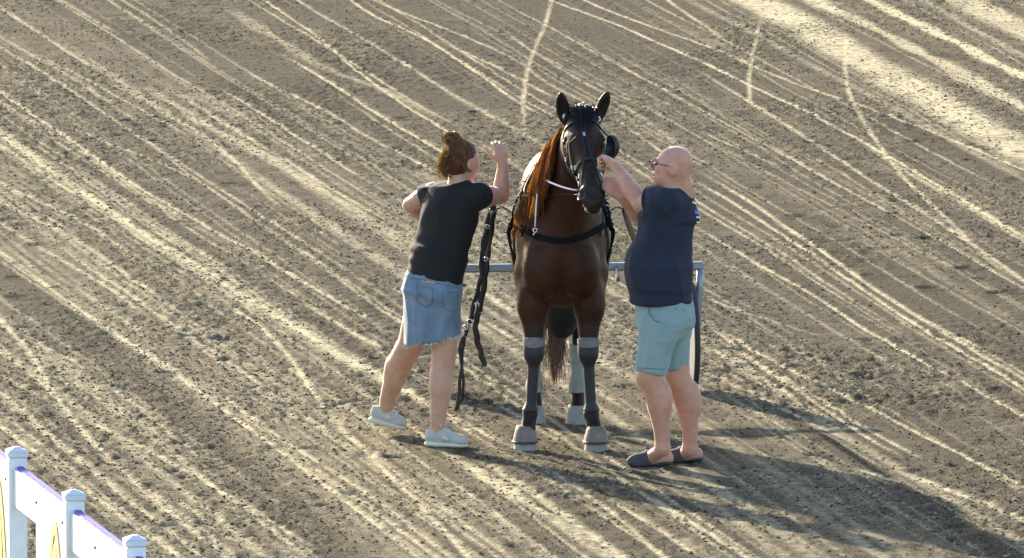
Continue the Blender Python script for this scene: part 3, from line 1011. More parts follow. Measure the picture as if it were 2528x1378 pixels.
# muscle and vein relief, tiny
V = V + VN * (.0045 * vnoise(V * np.array((1, 1, .45)), 11, 1) + .0016 * vnoise(V, 26, 2))[:, None]
x, y, z = V[:, 0] - HX, V[:, 1], V[:, 2]
c_body = np.array([.042, .0130, .006]); c_dark = np.array([.020, .010, .0075]); c_chest = np.array([.075, .022, .009]); c_muz = np.array([.022, .015, .013])
mixd = np.clip(sstep(.80, .58, z), 0, 1)
colr = c_body * (1 + .25 * vnoise(V, 5, 4))[:, None]
hlx = (V - POLL) @ HU / HL
is_head = (y < -.10) & (z > 1.40) & (((V - POLL) @ HN) > -.2)
hm = sstep(.45, .95, hlx) * is_head
colr = colr * (1 - mixd[:, None]) + c_dark * mixd[:, None]
hb = (is_head * .75)[:, None]
colr = colr * (1 - hb) + np.array([.022, .0095, .0065]) * hb
colr = colr * (1 - hm[:, None]) + c_muz * hm[:, None]
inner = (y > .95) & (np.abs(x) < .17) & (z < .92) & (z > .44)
colr[inner] = (.011, .012, .013)  # shade between the hind legs, painted into the coat colour
for (b, ax, l, f, ln) in ear_frames:
    t = (V - b) @ ax / ln; fr = (V - b) @ f
    inn = ((t > .12) & (t < 1.1) & (np.linalg.norm(V - (b + ax * ln * .5), axis=1) < .10) & (VN @ f > .2))
    colr[inn] = (.012, .008, .007)
# pale dust on the hind shanks
M_coat = mat('bay_coat', rough=.5, attr='col', noise=.28, nscale=30, bump=.2, bscale=110, spec=.22)
horse = thing('horse', 'bay horse with bridle and leg boots standing in front of the sulky', 'horse', tuple(H(0, .6, 0)))
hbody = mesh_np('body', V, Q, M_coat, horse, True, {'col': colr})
BVH = BVHTree.FromPolygons([Vector(v) for v in V], [tuple(q) for q in Q])
def onto(p):
    loc, n, i, d = BVH.find_nearest(Vector(p))
    return np.array(loc), np.array(n)

# white star on the forehead
star = MB()
c0, n0_ = onto(W(1444, 316, -.45))
pts = []
for (dx, dz) in ((-.006, .022), (-.001, .012), (.003, .0), (.002, -.012)):
    q, nn = onto(c0 + np.array([dx, 0, dz])); pts.append((q + nn * .001, nn))
star.ribbon([p for p, n in pts], [n for p, n in pts], [.012, .018, .022, .010], .0015)
star.build('star', mat('white_hair', (.62, .62, .64), .6), horse, 'small white star on the forehead')
M_eye = mat('horse_eye', (.006, .004, .004), .08)
for s in (-1, 1):
    e, _ = onto(hd(.185, s * .12, .014))
    m = MB().sphere(e - HW * s * .009, .019, 12, 8)
    m.build('eye', M_eye, horse)

# hooves and bell boots
M_hoof = mat('hoof_horn', (.27, .26, .245), .7, noise=.25, nscale=25, bump=.2, bscale=60)
M_bell = mat('brown_rubber', (.20, .155, .125), .7, noise=.22, nscale=28, bump=.2, bscale=90)
M_band = mat('dark_band', (.035, .03, .03), .5)
def hoof_ring(cx, cy, r, z, fwd, n=20):
    out = []
    for k in range(n):
        a = 2 * math.pi * k / n
        rx = r; ry = r * (1.08 if math.sin(a) < 0 else .92)
        out.append((cx + rx * math.cos(a), cy + fwd + ry * math.sin(a), z))
    return out
def lathe(rings, caps=True):
    m = MB(); n = len(rings[0]); V = [p for r in rings for p in r]; F = []
    for i in range(len(rings) - 1):
        for k in range(n):
            l = (k + 1) % n
            F.append((i * n + k, i * n + l, (i + 1) * n + l, (i + 1) * n + k))
    if caps:
        F.append(tuple(range(n - 1, -1, -1))); F.append(tuple(range((len(rings) - 1) * n, len(rings) * n)))
    m.add(V, F, True)
    return m
hoofs = [(HX - .205, -.045, True), (HX + .200, -.055, True), (HX - .150, 1.175, False), (HX + .100, 1.165, False)]
for cx, cy, front in hoofs:
    lathe([hoof_ring(cx, cy, .070, -.006, -.012), hoof_ring(cx, cy, .068, .004, -.012), hoof_ring(cx, cy, .060, .055, .0), hoof_ring(cx, cy, .050, .10, .012)]).build('hoof', M_hoof, horse)
    if front:
        b = lathe([hoof_ring(cx, cy, .074, .042, -.008), hoof_ring(cx, cy, .072, .050, -.006), hoof_ring(cx, cy, .066, .080, .002), hoof_ring(cx, cy, .056, .112, .012), hoof_ring(cx, cy, .050, .135, .022), hoof_ring(cx, cy, .040, .136, .022)]).build('bell_boot', M_bell, horse)
        lathe([hoof_ring(cx, cy, .0745, .040, -.008), hoof_ring(cx, cy, .0765, .043, -.008), hoof_ring(cx, cy, .0760, .051, -.006), hoof_ring(cx, cy, .0725, .053, -.006)], False).build('boot_band', M_band, b)

# boots on the legs: the leg shapes, a little larger, cut level
M_boot = mat('black_neoprene', (.018, .019, .024), .55, bump=.15, bscale=120)
M_bootgrey = mat('grey_fleece', (.20, .185, .17), .9, noise=.3, nscale=45, bump=.4, bscale=120)
M_shin = mat('dusty_shin_boot', (.22, .225, .20), .75, noise=.2, nscale=25, bump=.15, bscale=90)
for s in (-1, 1):
    front = [p for p in hp if p['t'] in ('cone', 'ell') and p['op'] == '+' and abs((p['a'] if p['t'] == 'cone' else p['c'])[0] - HX - s * .163) < .03 and (p['a'] if p['t'] == 'cone' else p['c'])[1] < .1 and (p['a'] if p['t'] == 'cone' else p['c'])[2] < .85]
    v, q = implicit(front, .006, .006, [((0, 0, .625), (0, 0, 1)), ((0, 0, .215), (0, 0, -1))])
    boot = mesh_np('leg_boot', v, q, M_boot, horse, True)
    v, q = implicit(front, .006, .0105, [((0, 0, .635), (0, .25, 1)), ((0, 0, .595), (0, .25, -1))])
    mesh_np('boot_cuff', v, q, M_bootgrey, boot, True)
    hind = [p for p in hp if p['op'] == '+' and abs((p['a'] if p['t'] == 'cone' else p['c'])[0] - HX - HB[s]) < .012 and (p['a'] if p['t'] == 'cone' else p['c'])[1] > 1.2 and (p['a'] if p['t'] == 'cone' else p['c'])[2] < .7]
    v, q = implicit(hind, .006, .009, [((0, 0, .44), (0, 0, 1)), ((0, 0, .17), (0, 0, -1))])
    mesh_np('shin_boot', v, q, M_shin, horse, True)

# mane, forelock, tail
M_mane = hair_mat('mane_hair', (.24, .080, .026), (.97, .44, .15), .62, .32)
M_tail = hair_mat('tail_hair', (.30, .19, .13), (.95, .70, .52), .62, .5)
M_forelock = hair_mat('forelock_hair', (.012, .009, .010), (.05, .02, .01), .3, .35)
hr = np.random.default_rng(5)
crest = spline([H(.085, .02, 1.93), H(.06, .10, 1.84), H(.03, .22, 1.72), H(.0, .36, 1.60), H(-.01, .50, 1.55)], 10)
crest = [onto(p)[0] for p in crest]
ms = []
for i in range(3200):
    t = hr.uniform(0, 1) ** .9
    k = t * (len(crest) - 1); j = min(int(k), len(crest) - 2)
    p0 = crest[j] * (1 - k + j) + crest[j + 1] * (k - j) + np.array([hr.normal(0, .008), hr.normal(0, .012), 0])
    ln = hr.uniform(.24, .52) * (1.0 - .1 * abs(t - .5))
    P = [p0]
    cl = int(t * 26); c1 = math.sin(cl * 12.9898) * .5; c2 = math.sin(cl * 78.233)
    d = nrm((-.85 + hr.normal(0, .12), -.55 + .35 * c1 + hr.normal(0, .25), .10 + .1 * c2))
    ln *= 1 + .18 * c2
    q = p0
    for sgm in range(10):
        d = nrm(d + np.array([-.03, -.06 + hr.normal(0, .06), -.42]))
        q = q + d * ln / 10
        loc, n_ = onto(q)
        side_ = np.dot(q - loc, n_)
        clear = .006 + .02 * hr.uniform() ** 2
        if side_ < clear:
            q = loc + n_ * clear
        P.append(q + np.array([.004 * math.sin(i + sgm * 1.3), .004 * math.cos(i * 1.7 + sgm), 0]))
    ms.append(P)
strands('mane', ms, M_mane, horse, r=.0042)
fs = []
for i in range(170):
    p0 = hd(-.005 + hr.normal(0, .012), hr.normal(.0, .030), .058 + hr.normal(0, .006))
    d = nrm(HN * .7 - HU * .1 + HW * hr.normal(.25, .35)); q = p0; P = [p0]
    ln = hr.uniform(.06, .15)
    for sgm in range(7):
        d = nrm(d + HU * .55 - HN * .22)
        q = q + d * ln / 7
        loc, n_ = onto(q)
        if np.dot(q - loc, n_) < .008: q = loc + n_ * .009
        P.append(q)
    fs.append(P)
for i in range(40):                       # the tuft standing up between the ears
    p0 = hd(-.01, hr.normal(-.005, .012), .03)
    d = nrm(-HU + HW * hr.normal(0, .25) + HN * hr.normal(0, .2)); P = [p0 + d * .06 * u for u in np.linspace(0, 1, 6)]
    fs.append(P)
strands('forelock', fs, M_forelock, horse, r=.0035)
ts = []
dock = H(-.02, 1.46, 1.36)
for i in range(420):
    p0 = dock + hr.normal(0, .02, 3)
    tx = hr.normal(-.005, .032)
    end = hr.uniform(.16, .42)
    P = spline([p0, H(tx * .7 - .02, 1.56, 1.20), H(tx - .02, 1.58, .75), H(tx * 1.05 - .02 + hr.normal(0, .01), 1.57, end)], 5)
    ts.append([p + np.array([.006 * math.sin(i * 2.1 + 3 * u), 0, 0]) for u, p in enumerate(P)])
strands('tail', ts, M_tail, horse, r=.0045)
# ================================================================== people
M_skin = mat('skin', attr='col', rough=.5, noise=.13, nscale=22, bump=.08, bscale=120, sss=.12, spec=.4, sheen=.5)
M_eyeball = mat('person_eye', (.02, .015, .012), .15)

def hand(wrist, F, N, S, sc=1.0, curl=(.5, .7, .5), thumb_in=.4, spread=.0):
    """palm and five fingers; F along the hand, N out of the palm, S towards the thumb"""
    wrist = np.array(wrist, float)
    F = nrm(F); N = nrm(np.array(N) - F * np.dot(N, F)); S0 = np.cross(F, N)
    if np.dot(S0, S) < 0: S0 = -S0
    S_ = S0
    out = [cone(wrist, wrist + F * .05 * sc, .026 * sc, .030 * sc, .02, (N, .75))]
    Rm = np.stack([F, S_, N], axis=1)
    out.append(ell(wrist + F * .058 * sc, (.050 * sc, .043 * sc, .019 * sc), Rm, .012))
    lens = [.076, .084, .078, .060]; offs = [.030, .010, -.010, -.029]
    for i in range(4):
        p = wrist + F * (.095 - .004 * abs(i - 1.2)) * sc + S_ * offs[i] * sc
        d = F + S_ * spread * (1.5 - i) * .25
        d = nrm(d)
        seg = [lens[i] * q * sc for q in (.44, .32, .24)]
        r = [.0095, .0088, .0080, .0070]
        prev = p - d * .02 * sc
        a = 0
        for j in range(3):
            a += curl[j] * (1 + .08 * (i - 1.5))
            dd = d * math.cos(a) + N * math.sin(a)
            nxt = p + dd * seg[j]
            out.append(cone(p, nxt, r[j] * sc, r[j + 1] * sc, .004))
            p = nxt
    p = wrist + F * .032 * sc + S_ * .030 * sc + N * .004
    d = nrm(F * .62 + S_ * .75 * (1 - thumb_in) + N * (.25 + .5 * thumb_in))
    q = p + d * .042 * sc
    out.append(cone(p, q, .014 * sc, .0105 * sc, .010))
    d2 = nrm(d + F * .45 - S_ * .35 * thumb_in)
    q2 = q + d2 * .034 * sc
    out.append(cone(q, q2, .0105 * sc, .0092 * sc, .004))
    d3 = nrm(d2 + F * .35 + N * .1)
    out.append(cone(q2, q2 + d3 * .026 * sc, .0092 * sc, .0075 * sc, .004))
    return out

def head_prims(c, M, nape, neck_r=.056, jaw=1.0, female=False):
    """c head centre, M columns forward/left/up"""
    def h(f, l, u): return c + M @ np.array([f, l, u])
    def e(f, l, u, r, k=.02, op='+'): return ell(h(f, l, u), r, M, k, op)
    P = [e(-.014, 0, .034, (.098, .077, .086), .03),
         e(.030, 0, -.020, (.068, .064, .088), .03),
         e(.028, 0, -.072, (.060, .056 * jaw, .046), .03),
         e(.084, 0, -.100, (.024, .026, .021), .016),
         e(.080, 0, .036, (.018, .046, .012), .012),
         cone(h(.094, 0, .020), h(.124, 0, -.018), .010, .0135, .008),
         e(.112, .010, -.022, (.009, .008, .007), .006), e(.112, -.010, -.022, (.009, .008, .007), .006),
         e(.096, 0, -.049, (.016, .024, .0085), .006),
         e(.094, 0, -.066, (.015, .021, .0085), .006),
         e(.110, 0, -.0575, (.016, .024, .0045), .003, '-')]
    for s in (-1, 1):
        P += [e(.068, s * .042, -.012, (.022, .020, .020), .02),
              e(.096, s * .031, .014, (.013, .017, .0095), .010, '-'),
              e(-.012, s * .078, -.004, (.030, .015, .038), .008),
              e(-.004, s * .096, .0, (.015, .009, .022), .005, '-')]
    P += [cone(h(-.036, 0, -.035), nape, neck_r, neck_r * 1.12, .03)]
    return P, h

def skin_colors(V, base, red=None):
    col = np.tile(np.array(base), (len(V), 1)) * (1 + .06 * vnoise(V, 14, 3))[:, None]
    if red is not None:
        for p, r, c, w in red:
            k = np.exp(-(np.linalg.norm(V - p, axis=1) / r) ** 2)[:, None] * w
            col = col * (1 - k) + np.array(c) * k
    return col

def folds(V, VN, amp, stretch, seed, fine=.3):
    q = V * np.array(stretch)
    q = q + .35 * np.stack([vnoise(q, .9, seed + 5), vnoise(q, .9, seed + 6), vnoise(q, .9, seed + 7)], 1)
    rid = 1 - 2.4 * np.abs(vnoise(q, 1.0, seed)) ** .8
    return V + VN * (amp * .8 * rid + amp * fine * vnoise(q * 2.3, 1.0, seed + 1))[:, None]

# ------------------------------------------------------------------ the man
MY = -.76
mf = nrm((-.90, .43, 0)); MM = frame(mf, (0, 0, 1)); ml = MM[:, 1]
man = thing('person', 'bald person in glasses, navy shirt, teal shorts and slippers holding the bridle', 'person', tuple(G(1645, 1146)))
sL, sR = W(1650, 494, -.90), W(1672, 490, -.60)
eL, wL = W(1583, 504, -.79), W(1519, 412, -.645)
eR, wR = W(1590, 545, -.50), W(1536, 486, -.575)
mh = W(1660, 413, -.80)
mhM = frame(nrm((-.985, .14, .08)), (0, 0, 1))
nape = W(1680, 470, -.77)
headp, mhp = head_prims(mh, mhM, nape, .062, 1.08)
mp = list(headp)
mp += [ell(mhp(.0, 0, -.098), (.055, .055, .030), mhM, .03)]
mp += [cone(nape, W(1655, 560, MY), .07, .09, .05), ell(W(1635, 640, MY), (.10, .13, .2), MM, .05), ell(W(1638, 775, MY), (.10, .12, .10), MM, .05)]
mp += [cone(sL, sR, .06, .06, .04)]
mp += chain([sL, sL * .45 + eL * .55, eL], [.050, .066, .052], .006) + chain([eL, eL * .65 + wL * .35, wL], [.047, .050, .031], .006)
mp += chain([sR, sR * .45 + eR * .55, eR], [.062, .060, .047], .006) + chain([eR, eR * .65 + wR * .35, wR], [.047, .050, .031], .006)
mp += hand(wL, (-.52, .62, .40), (-.55, -.1, -.75), (-.2, .6, .6), 1.08, (1.1, 1.3, .8), .8)
mp += hand(wR, (-.72, .15, .62), (-.2, .9, -.2), (.1, .2, .8), 1.08, (.6, .9, .6), .6)
def leg(hip, pts, radii, k=.005):
    return chain([hip] + pts, radii, k)
mp += leg(W(1632, 790, -.85), [W(1607, 928, -.87), W(1620, 968, -.87), W(1627, 1003, -.87), W(1633, 1055, -.865), W(1636, 1102, -.86)], [.080, .079, .070, .066, .047, .041])
mp += leg(W(1665, 790, -.66), [W(1670, 925, -.66), W(1688, 968, -.655), W(1698, 1003, -.655), W(1703, 1058, -.65), W(1703, 1104, -.645)], [.078, .076, .074, .068, .046, .040])
for c_ in (W(1632, 985, -.87), W(1704, 985, -.655)):
    mp.append(ell(c_ + np.array([.022, -.012, 0]), (.040, .045, .090), None, .03))
for c_ in (W(1590, 935, -.87), W(1660, 932, -.66)):
    mp.append(ell(c_, (.040, .042, .050), None, .03))
def foot(heel, toe, ank, w=.045):
    heel = np.array(heel); toe = np.array(toe)
    d = nrm(toe - heel); ln = np.linalg.norm(toe - heel)
    return [ell(heel + d * .045 + np.array([0, 0, .040]), (.040, .036, .040), None, .02),
            cone(np.array(ank) - np.array([0, 0, .02]), heel + d * ln * .55 + np.array([0, 0, .042]), .040, .036, .03),
            cone(heel + d * ln * .4 + np.array([0, 0, .036]), heel + d * (ln - .045) + np.array([0, 0, .026]), .040, .030, .03, ((0, 0, 1), .75))]
mhL, mtL = G(1664, 1147), G(1552, 1153)
mhR, mtR = G(1736, 1137), G(1645, 1142)
mp += foot(mhL, mtL, W(1636, 1102, -.86)) + foot(mhR, mtR, W(1703, 1104, -.645))
V, Q = implicit(mp, .0050)
V = relax(V, Q, 1, .5)
skinM = (.56, .275, .185)
colr = skin_colors(V, skinM, [(mhp(.10, 0, -.02), .03, (.62, .26, .20), .6), (mhp(0, .08, 0), .04, (.62, .27, .20), .5), (mhp(.02, 0, .07), .12, (.66, .34, .27), .5), (W(1672, 930, -.66), .08, (.66, .30, .2), .5), (mhp(.10, 0, -.057), .016, (.42, .13, .11), .8)])
mesh_np('body', V, Q, M_skin, man, True, {'col': colr})
for s in (-1, 1):
    MB().sphere(mhp(.083, s * .031, .013), .0125, 10, 7).build('eye', M_eyeball, man)
M_brow = mat('brow_hair', (.20, .12, .08), .8)
for s in (-1, 1):
    MB().tube([mhp(.099, s * .014, .034), mhp(.098, s * .032, .040), mhp(.086, s * .050, .036)], [.003, .004, .002], 5).build('eyebrow', M_brow, man)
# glasses
M_frame = mat('glasses_frame', (.05, .02, .018), .3)
gl = MB()
for s in (-1, 1):
    gl.tube([mhp(.113, s * (.034 + .023 * math.cos(a)), .013 + .018 * math.sin(a)) for a in np.linspace(0, 2 * math.pi, 18)[:-1]], .0022, 5, closed=True)
    gl.tube([mhp(.110, s * .058, .020), mhp(.07, s * .076, .020), mhp(.0, s * .086, .012), mhp(-.03, s * .086, -.004)], .0024, 5)
gl.tube([mhp(.113, -.011, .016), mhp(.117, 0, .020), mhp(.113, .011, .016)], .0022, 5)
glo = gl.build('glasses', M_frame, man)
mg = bpy.data.materials.new('lens_glass'); mg.use_nodes = True
bb = mg.node_tree.nodes['Principled BSDF']; bb.inputs['Transmission Weight'].default_value = 1.0; bb.inputs['Roughness'].default_value = .02; bb.inputs['IOR'].default_value = 1.1
for s in (-1, 1):
    ln = MB()
    ring1 = [mhp(.114, s * (.034 + .021 * math.cos(a)), .013 + .016 * math.sin(a)) for a in np.linspace(0, 2 * math.pi, 18)[:-1]]
    ring2 = [mhp(.1125, s * (.034 + .021 * math.cos(a)), .013 + .016 * math.sin(a)) for a in np.linspace(0, 2 * math.pi, 18)[:-1]]
    n = 17
    ln.add(ring1 + ring2, [tuple(range(n)), tuple(range(2 * n - 1, n - 1, -1))] + [(i, n + i, n + (i + 1) % n, (i + 1) % n) for i in range(n)])
    ln.build('lens', mg, glo)
# shirt
M_navy = mat('navy_cotton', (.011, .016, .036), .85, noise=.15, nscale=14, sheen=.05, bump=.15, bscale=300)
def upto(a, b, t): return np.array(a) * (1 - t) + np.array(b) * t
hemz = W(1632, 746, MY)[2]
sp = [ell(W(1646, 545, MY), (.130, .20, .20), MM, .06), ell(W(1618, 655, MY), (.165, .20, .20), MM, .08),
      ccone(W(1630, 660, MY), W(1632, 775, MY), .19, .195, .05, (mf, .90)), ccone(W(1644, 540, MY), W(1634, 700, MY), .155, .185, .06, (mf, .86)),
      cone(sL, sR, .072, .072, .08), ccone(W(1679, 458, -.77), W(1660, 530, MY), .072, .15, .05)]
spS = [ccone(sL, upto(sL, eL, .62), .078, .088, .05), ccone(sR, upto(sR, eR, .60), .074, .078, .03)]
V, Q = implicit(sp + spS, .0065, 0, [((0, 0, hemz), (0, 0, -1)), (W(1679, 460, MY), (.1, 0, 1))])
VN = vnormals(V, Q)
V = folds(V, VN, .0075, (7, 7, 4.5), 11, .5)
lowz = sstep(hemz + .16, hemz, V[:, 2])
V = V + VN * (.008 * lowz * vnoise(V * np.array((9, 9, 1.5)), 1.0, 15))[:, None]
shirt = mesh_np('shirt', V, Q, M_navy, man, True)
SB = BVHTree.FromPolygons([Vector(v) for v in V], [tuple(q) for q in Q])
def on(bv, p):
    loc, n, i, d = bv.find_nearest(Vector(p)); return np.array(loc), np.array(n)
def seen(bv, p):
    d = nrm(np.array(p) - EYE)
    h_ = bv.ray_cast(Vector(EYE), Vector(d))
    if h_[0] is None: return on(bv, p)
    n_ = np.array(h_[1])
    return np.array(h_[0]), (n_ if np.dot(n_, d) < 0 else -n_)
def patch_strip(bv, pts, width, thick, name, m, parent, lift=.002, label=None, near=False):
    A = [on(bv, p) if near else seen(bv, p) for p in pts]
    mb = MB().ribbon([a + n * lift for a, n in A], [n for a, n in A], width, thick)
    return mb.build(name, m, parent, label)
M_wprint = mat('white_print', (.75, .75, .78), .6)
M_bprint = mat('blue_print', (.08, .16, .62), .6)
# collar and back print
col_pts = [nape + MM @ np.array([.070 * math.cos(a) - .0, .072 * math.sin(a), .012 - .012 * math.cos(a)]) for a in np.linspace(0, 2 * math.pi, 22)[:-1]]
MB().tube(col_pts, .011, 6, closed=True, flat=1.6).build('collar', M_navy, shirt)
for (s_a, e_a, tt_) in ((sL, eL, .62), (sR, eR, .60)):
    MB().ring(upto(s_a, e_a, tt_), .0885, .006, axis=tuple(np.array(e_a) - s_a), n=26, m=6).build('sleeve_hem', M_navy, shirt)
back = lambda y, l: W(1690, y, MY) - mf * .14 + ml * (l - .115)
for (y0, y1, l0, l1, w, mm, nm) in ((491, 496, .145, .02, .012, M_wprint, 'back_print'), (512, 514, .145, .03, .020, M_bprint, 'back_print'), (528, 530, .145, .03, .010, M_wprint, 'back_print'), (558, 562, .15, .04, .010, M_wprint, 'back_print')):
    patch_strip(SB, [back(y0 + (y1 - y0) * t, l0 + (l1 - l0) * t) for t in np.linspace(0, 1, 7)], w, .0015, nm, mm, shirt, near=True)
# shorts
M_teal = mat('teal_cotton', (.245, .335, .335), .85, noise=.10, nscale=10, sheen=.3, bump=.12, bscale=260)
tp = [ell(W(1641, 785, MY), (.158, .185, .14), MM, .05), ccone(W(1638, 740, MY), W(1638, 800, MY), .165, .168, .05, (mf, .93)),
      ccone(W(1634, 790, -.85), W(1606, 920, -.87), .118, .090, .03), ccone(W(1660, 790, -.66), W(1667, 909, -.66), .112, .079, .03)]
V, Q = implicit(tp, .0065)
VN = vnormals(V, Q)
V = folds(V, VN, .008, (11, 11, 6), 31, .5)
shorts = mesh_np('shorts', V, Q, M_teal, man, True)
TB = BVHTree.FromPolygons([Vector(v) for v in V], [tuple(q) for q in Q])
M_seam = mat('teal_seam', (.10, .19, .19), .9)
patch_strip(TB, [W(1602, 755, -1.0), W(1604, 775, -1.0), W(1614, 790, -1.0), W(1628, 796, -1.0)], .006, .002, 'pocket_edge', M_seam, shorts)
patch_strip(TB, [W(1665, 762, -1.0), W(1690, 766, -1.0)], .006, .002, 'pocket_edge', M_seam, shorts)
patch_strip(TB, [W(1568 + 3 + (1642 - 1572) * t, 908 + 4 * t, -1.0) for t in np.linspace(0, 1, 7)], .004, .0015, 'hem_seam', M_seam, shorts)
# slippers
M_slip = mat('slipper_grey', (.050, .054, .062), .8, noise=.15, nscale=30, bump=.2, bscale=120)
M_sole = mat('slipper_sole', (.035, .035, .038), .8)
def slipper(heel, toe):
    d = nrm(toe - heel); ln = np.linalg.norm(toe - heel); M = frame(d, (0, 0, 1))
    up = np.array([0, 0, 1.0])
    v, q = implicit([ell(heel + d * ln * .72 + up * .030, (ln * .32, .052, .046), M, .02), ell(heel + d * ln * .55 + up * .052, (ln * .16, .050, .040), M, .02)], .006, 0, [(heel + d * ln * .42 + up * .03, nrm(-d - up * .35)), ((0, 0, .012), (0, 0, -1))])
    o = mesh_np('slipper', v, q, M_slip, man, True)
    v, q = implicit([cone(heel + d * .045 + up * .012, heel + d * (ln - .05) + up * .012, .044, .050, .01, (up, .32))], .006, 0, [((0, 0, -.006), (0, 0, -1))])
    mesh_np('sole', v, q, M_sole, o, True)
slipper(mhL, mtL); slipper(mhR, mtR)

# ------------------------------------------------------------------ the woman
WY = .16
wf = nrm((.56, .83, 0)); wl_ = np.cross((0, 0, 1), wf)
hipc = W(1068, 700, .16); shc = W(1124, 474, .20)
wup = nrm(shc - hipc)
WM = frame(wf - wup * np.dot(wf, wup), wup)
woman = thing('person', 'person with reddish bun, black t-shirt and denim skirt raising one arm beside the horse', 'person', tuple(G(1085, 1100)))
wsL, wsR = W(1068, 474, .28), W(1180, 484, .10)
weL, wwL = W(1012, 506, .40), W(1060, 548, .56)
weR, wwR = W(1236, 484, .31), W(1241, 404, .31)
wh = W(1143, 400, .21)
whM = frame(nrm((.72, .66, -.22)), (0.10, 0, 1))
wnape = W(1132, 458, .19)
headp, whp = head_prims(wh, whM, wnape, .047, .92)
wp = list(headp)
wp += [cone(wnape, shc - wup * .05, .055, .08, .04), ell(upto(hipc, shc, .45), (.08, .12, .2), WM, .04), ell(hipc, (.09, .11, .10), WM, .04), cone(wsL, wsR, .042, .046, .03)]
wp += chain([wsL, upto(wsL, weL, .5), weL], [.056, .054, .042], .006) + chain([weL, upto(weL, wwL, .35), wwL], [.042, .042, .026], .006)
wp += chain([wsR, upto(wsR, weR, .5), weR], [.058, .058, .046], .006) + chain([weR, upto(weR, wwR, .35), wwR], [.046, .045, .028], .006)
wp += hand(wwR, (-.16, .12, 1.0), (-.25, .9, .2), (-1, 0, .1), .98, (.5, .9, .6), .2, .35)
wp += hand(wwL, (.7, .5, .0), (.2, -.2, -.9), (.3, .3, .6), .95, (.4, .6, .4), .3)
wp += leg(W(1100, 740, .10), [W(1098, 860, .13), W(1089, 925, .12), W(1089, 960, .11), W(1082, 1020, .10), W(1080, 1066, .10)], [.066, .074, .068, .066, .047, .041])
wp += leg(W(1032, 735, .22), [W(1016, 845, .38), W(986, 900, .48), W(974, 935, .52), W(957, 985, .59), W(952, 1020, .615)], [.066, .077, .074, .066, .046, .040])
for (c_, b_) in ((W(1091, 945, .11), (-.3, -.95, 0)), (W(980, 918, .50), (-.6, -.8, 0))):       # calves
    for s in (-1, 1):
        sdv = nrm(np.cross(b_, (0, 0, 1)))
        wp.append(ell(c_ + nrm(b_) * .028 + sdv * s * .020, (.036, .036, .085), None, .03))
# feet (inside the shoes)
rh, rt = G(1050, 1101), G(1156, 1104)
lh, lt = W(914, 1041, .62), W(997, 1060, .60)
V, Q = implicit(wp, .0058)
V = relax(V, Q, 2, .5)
skinW = (.54, .305, .210)
colr = skin_colors(V, skinW, [(weR, .07, (.60, .30, .22), .5), (weL, .07, (.62, .31, .23), .5), (whp(-.01, -.08, 0), .04, (.6, .28, .2), .5), (W(1030, 840, .2), .06, (.62, .29, .2), .5)])
mesh_np('body', V, Q, M_skin, woman, True, {'col': colr})
# t-shirt
M_black = mat('black_cotton', (.0055, .0060, .0070), .85, noise=.15, nscale=14, sheen=.04, bump=.15, bscale=300)
hem = upto(hipc, shc, .055)
tsp = [ell(upto(hipc, shc, .72), (.130, .180, .20), WM, .06), ell(upto(hipc, shc, .38), (.130, .170, .20), WM, .06),
       ccone(upto(hipc, shc, .32), hipc - wup * .04, .168, .176, .05, (wf, .82)), cone(wsL, wsR, .072, .068, .06), cone(upto(wnape, shc, -.1), shc - wup * .06, .060, .13, .05)]
tsS = [ccone(wsL, upto(wsL, weL, .26), .074, .074, .03), ccone(wsR, upto(wsR, weR, .20), .074, .074, .03)]
V, Q = implicit(tsp + tsS, .0062, 0, [(hem, -wup), (W(1128, 446, .19), (-.25, -.1, 1))])
VN = vnormals(V, Q)
V = folds(V, VN, .0045, (8, 8, 4), 51, .4)
# pulled creases across the back and the waist
s_ = (V - hipc) @ wup / np.linalg.norm(shc - hipc); lat = (V - hipc) @ WM[:, 1]
cre = np.sin(s_ * 40 + 9 * lat + 3.2 * vnoise(V, 6, 61)) * (.6 + .6 * vnoise(V, 8, 63)) * sstep(.75, .45, s_) * sstep(.05, .20, s_) * (.35 + .65 * sstep(-.02, .14, lat))
V = V + VN * (.0058 * cre)[:, None]
tee = mesh_np('t_shirt', V, Q, M_black, woman, True)
# skirt
M_denim = mat('washed_denim', (.150, .212, .290), .85, noise=.32, nscale=9, sheen=.3, bump=.2, bscale=350)
hemc = W(1068, 838, .17)
skp = [ell(hipc - wup * .02, (.140, .172, .13), WM, .05), ccone(upto(hipc, shc, .11), hipc - wup * .08, .160, .176, .03, (wf, .84)), ccone(hipc - wup * .04, hemc - np.array([0, 0, .05]), .176, .176, .04, (wf, .82))]
V, Q = implicit(skp, .0062, 0, [(hemc, (.23, 0, -1)), (upto(hipc, shc, .10), wup)])
VN = vnormals(V, Q)
V = folds(V, VN, .0075, (11, 11, 5), 71, .6)
edge = sstep(hemc[2] + .05, hemc[2] - .02, V[:, 2])
V[:, 2] += edge * .007 * vnoise(V * np.array((30, 30, 0)), 1.0, 77)
skirt = mesh_np('denim_skirt', V, Q, M_denim, woman, True)
KB = BVHTree.FromPolygons([Vector(v) for v in V], [tuple(q) for q in Q])
M_dseam = mat('denim_seam', (.11, .165, .24), .9)
M_patch = mat('orange_patch', (.55, .27, .17), .7)
M_pale = mat('frayed_thread', (.62, .66, .68), .9)
patch_strip(KB, [W(1042 + 32 * t, 694 + 5 * t, -.2) for t in np.linspace(0, 1, 4)], .014, .002, 'waist_patch', M_patch, skirt)
patch_strip(KB, [W(1004 + 130 * t, 682 + 30 * t, -.2) for t in np.linspace(0, 1, 10)], .006, .0015, 'waistband_seam', M_dseam, skirt)
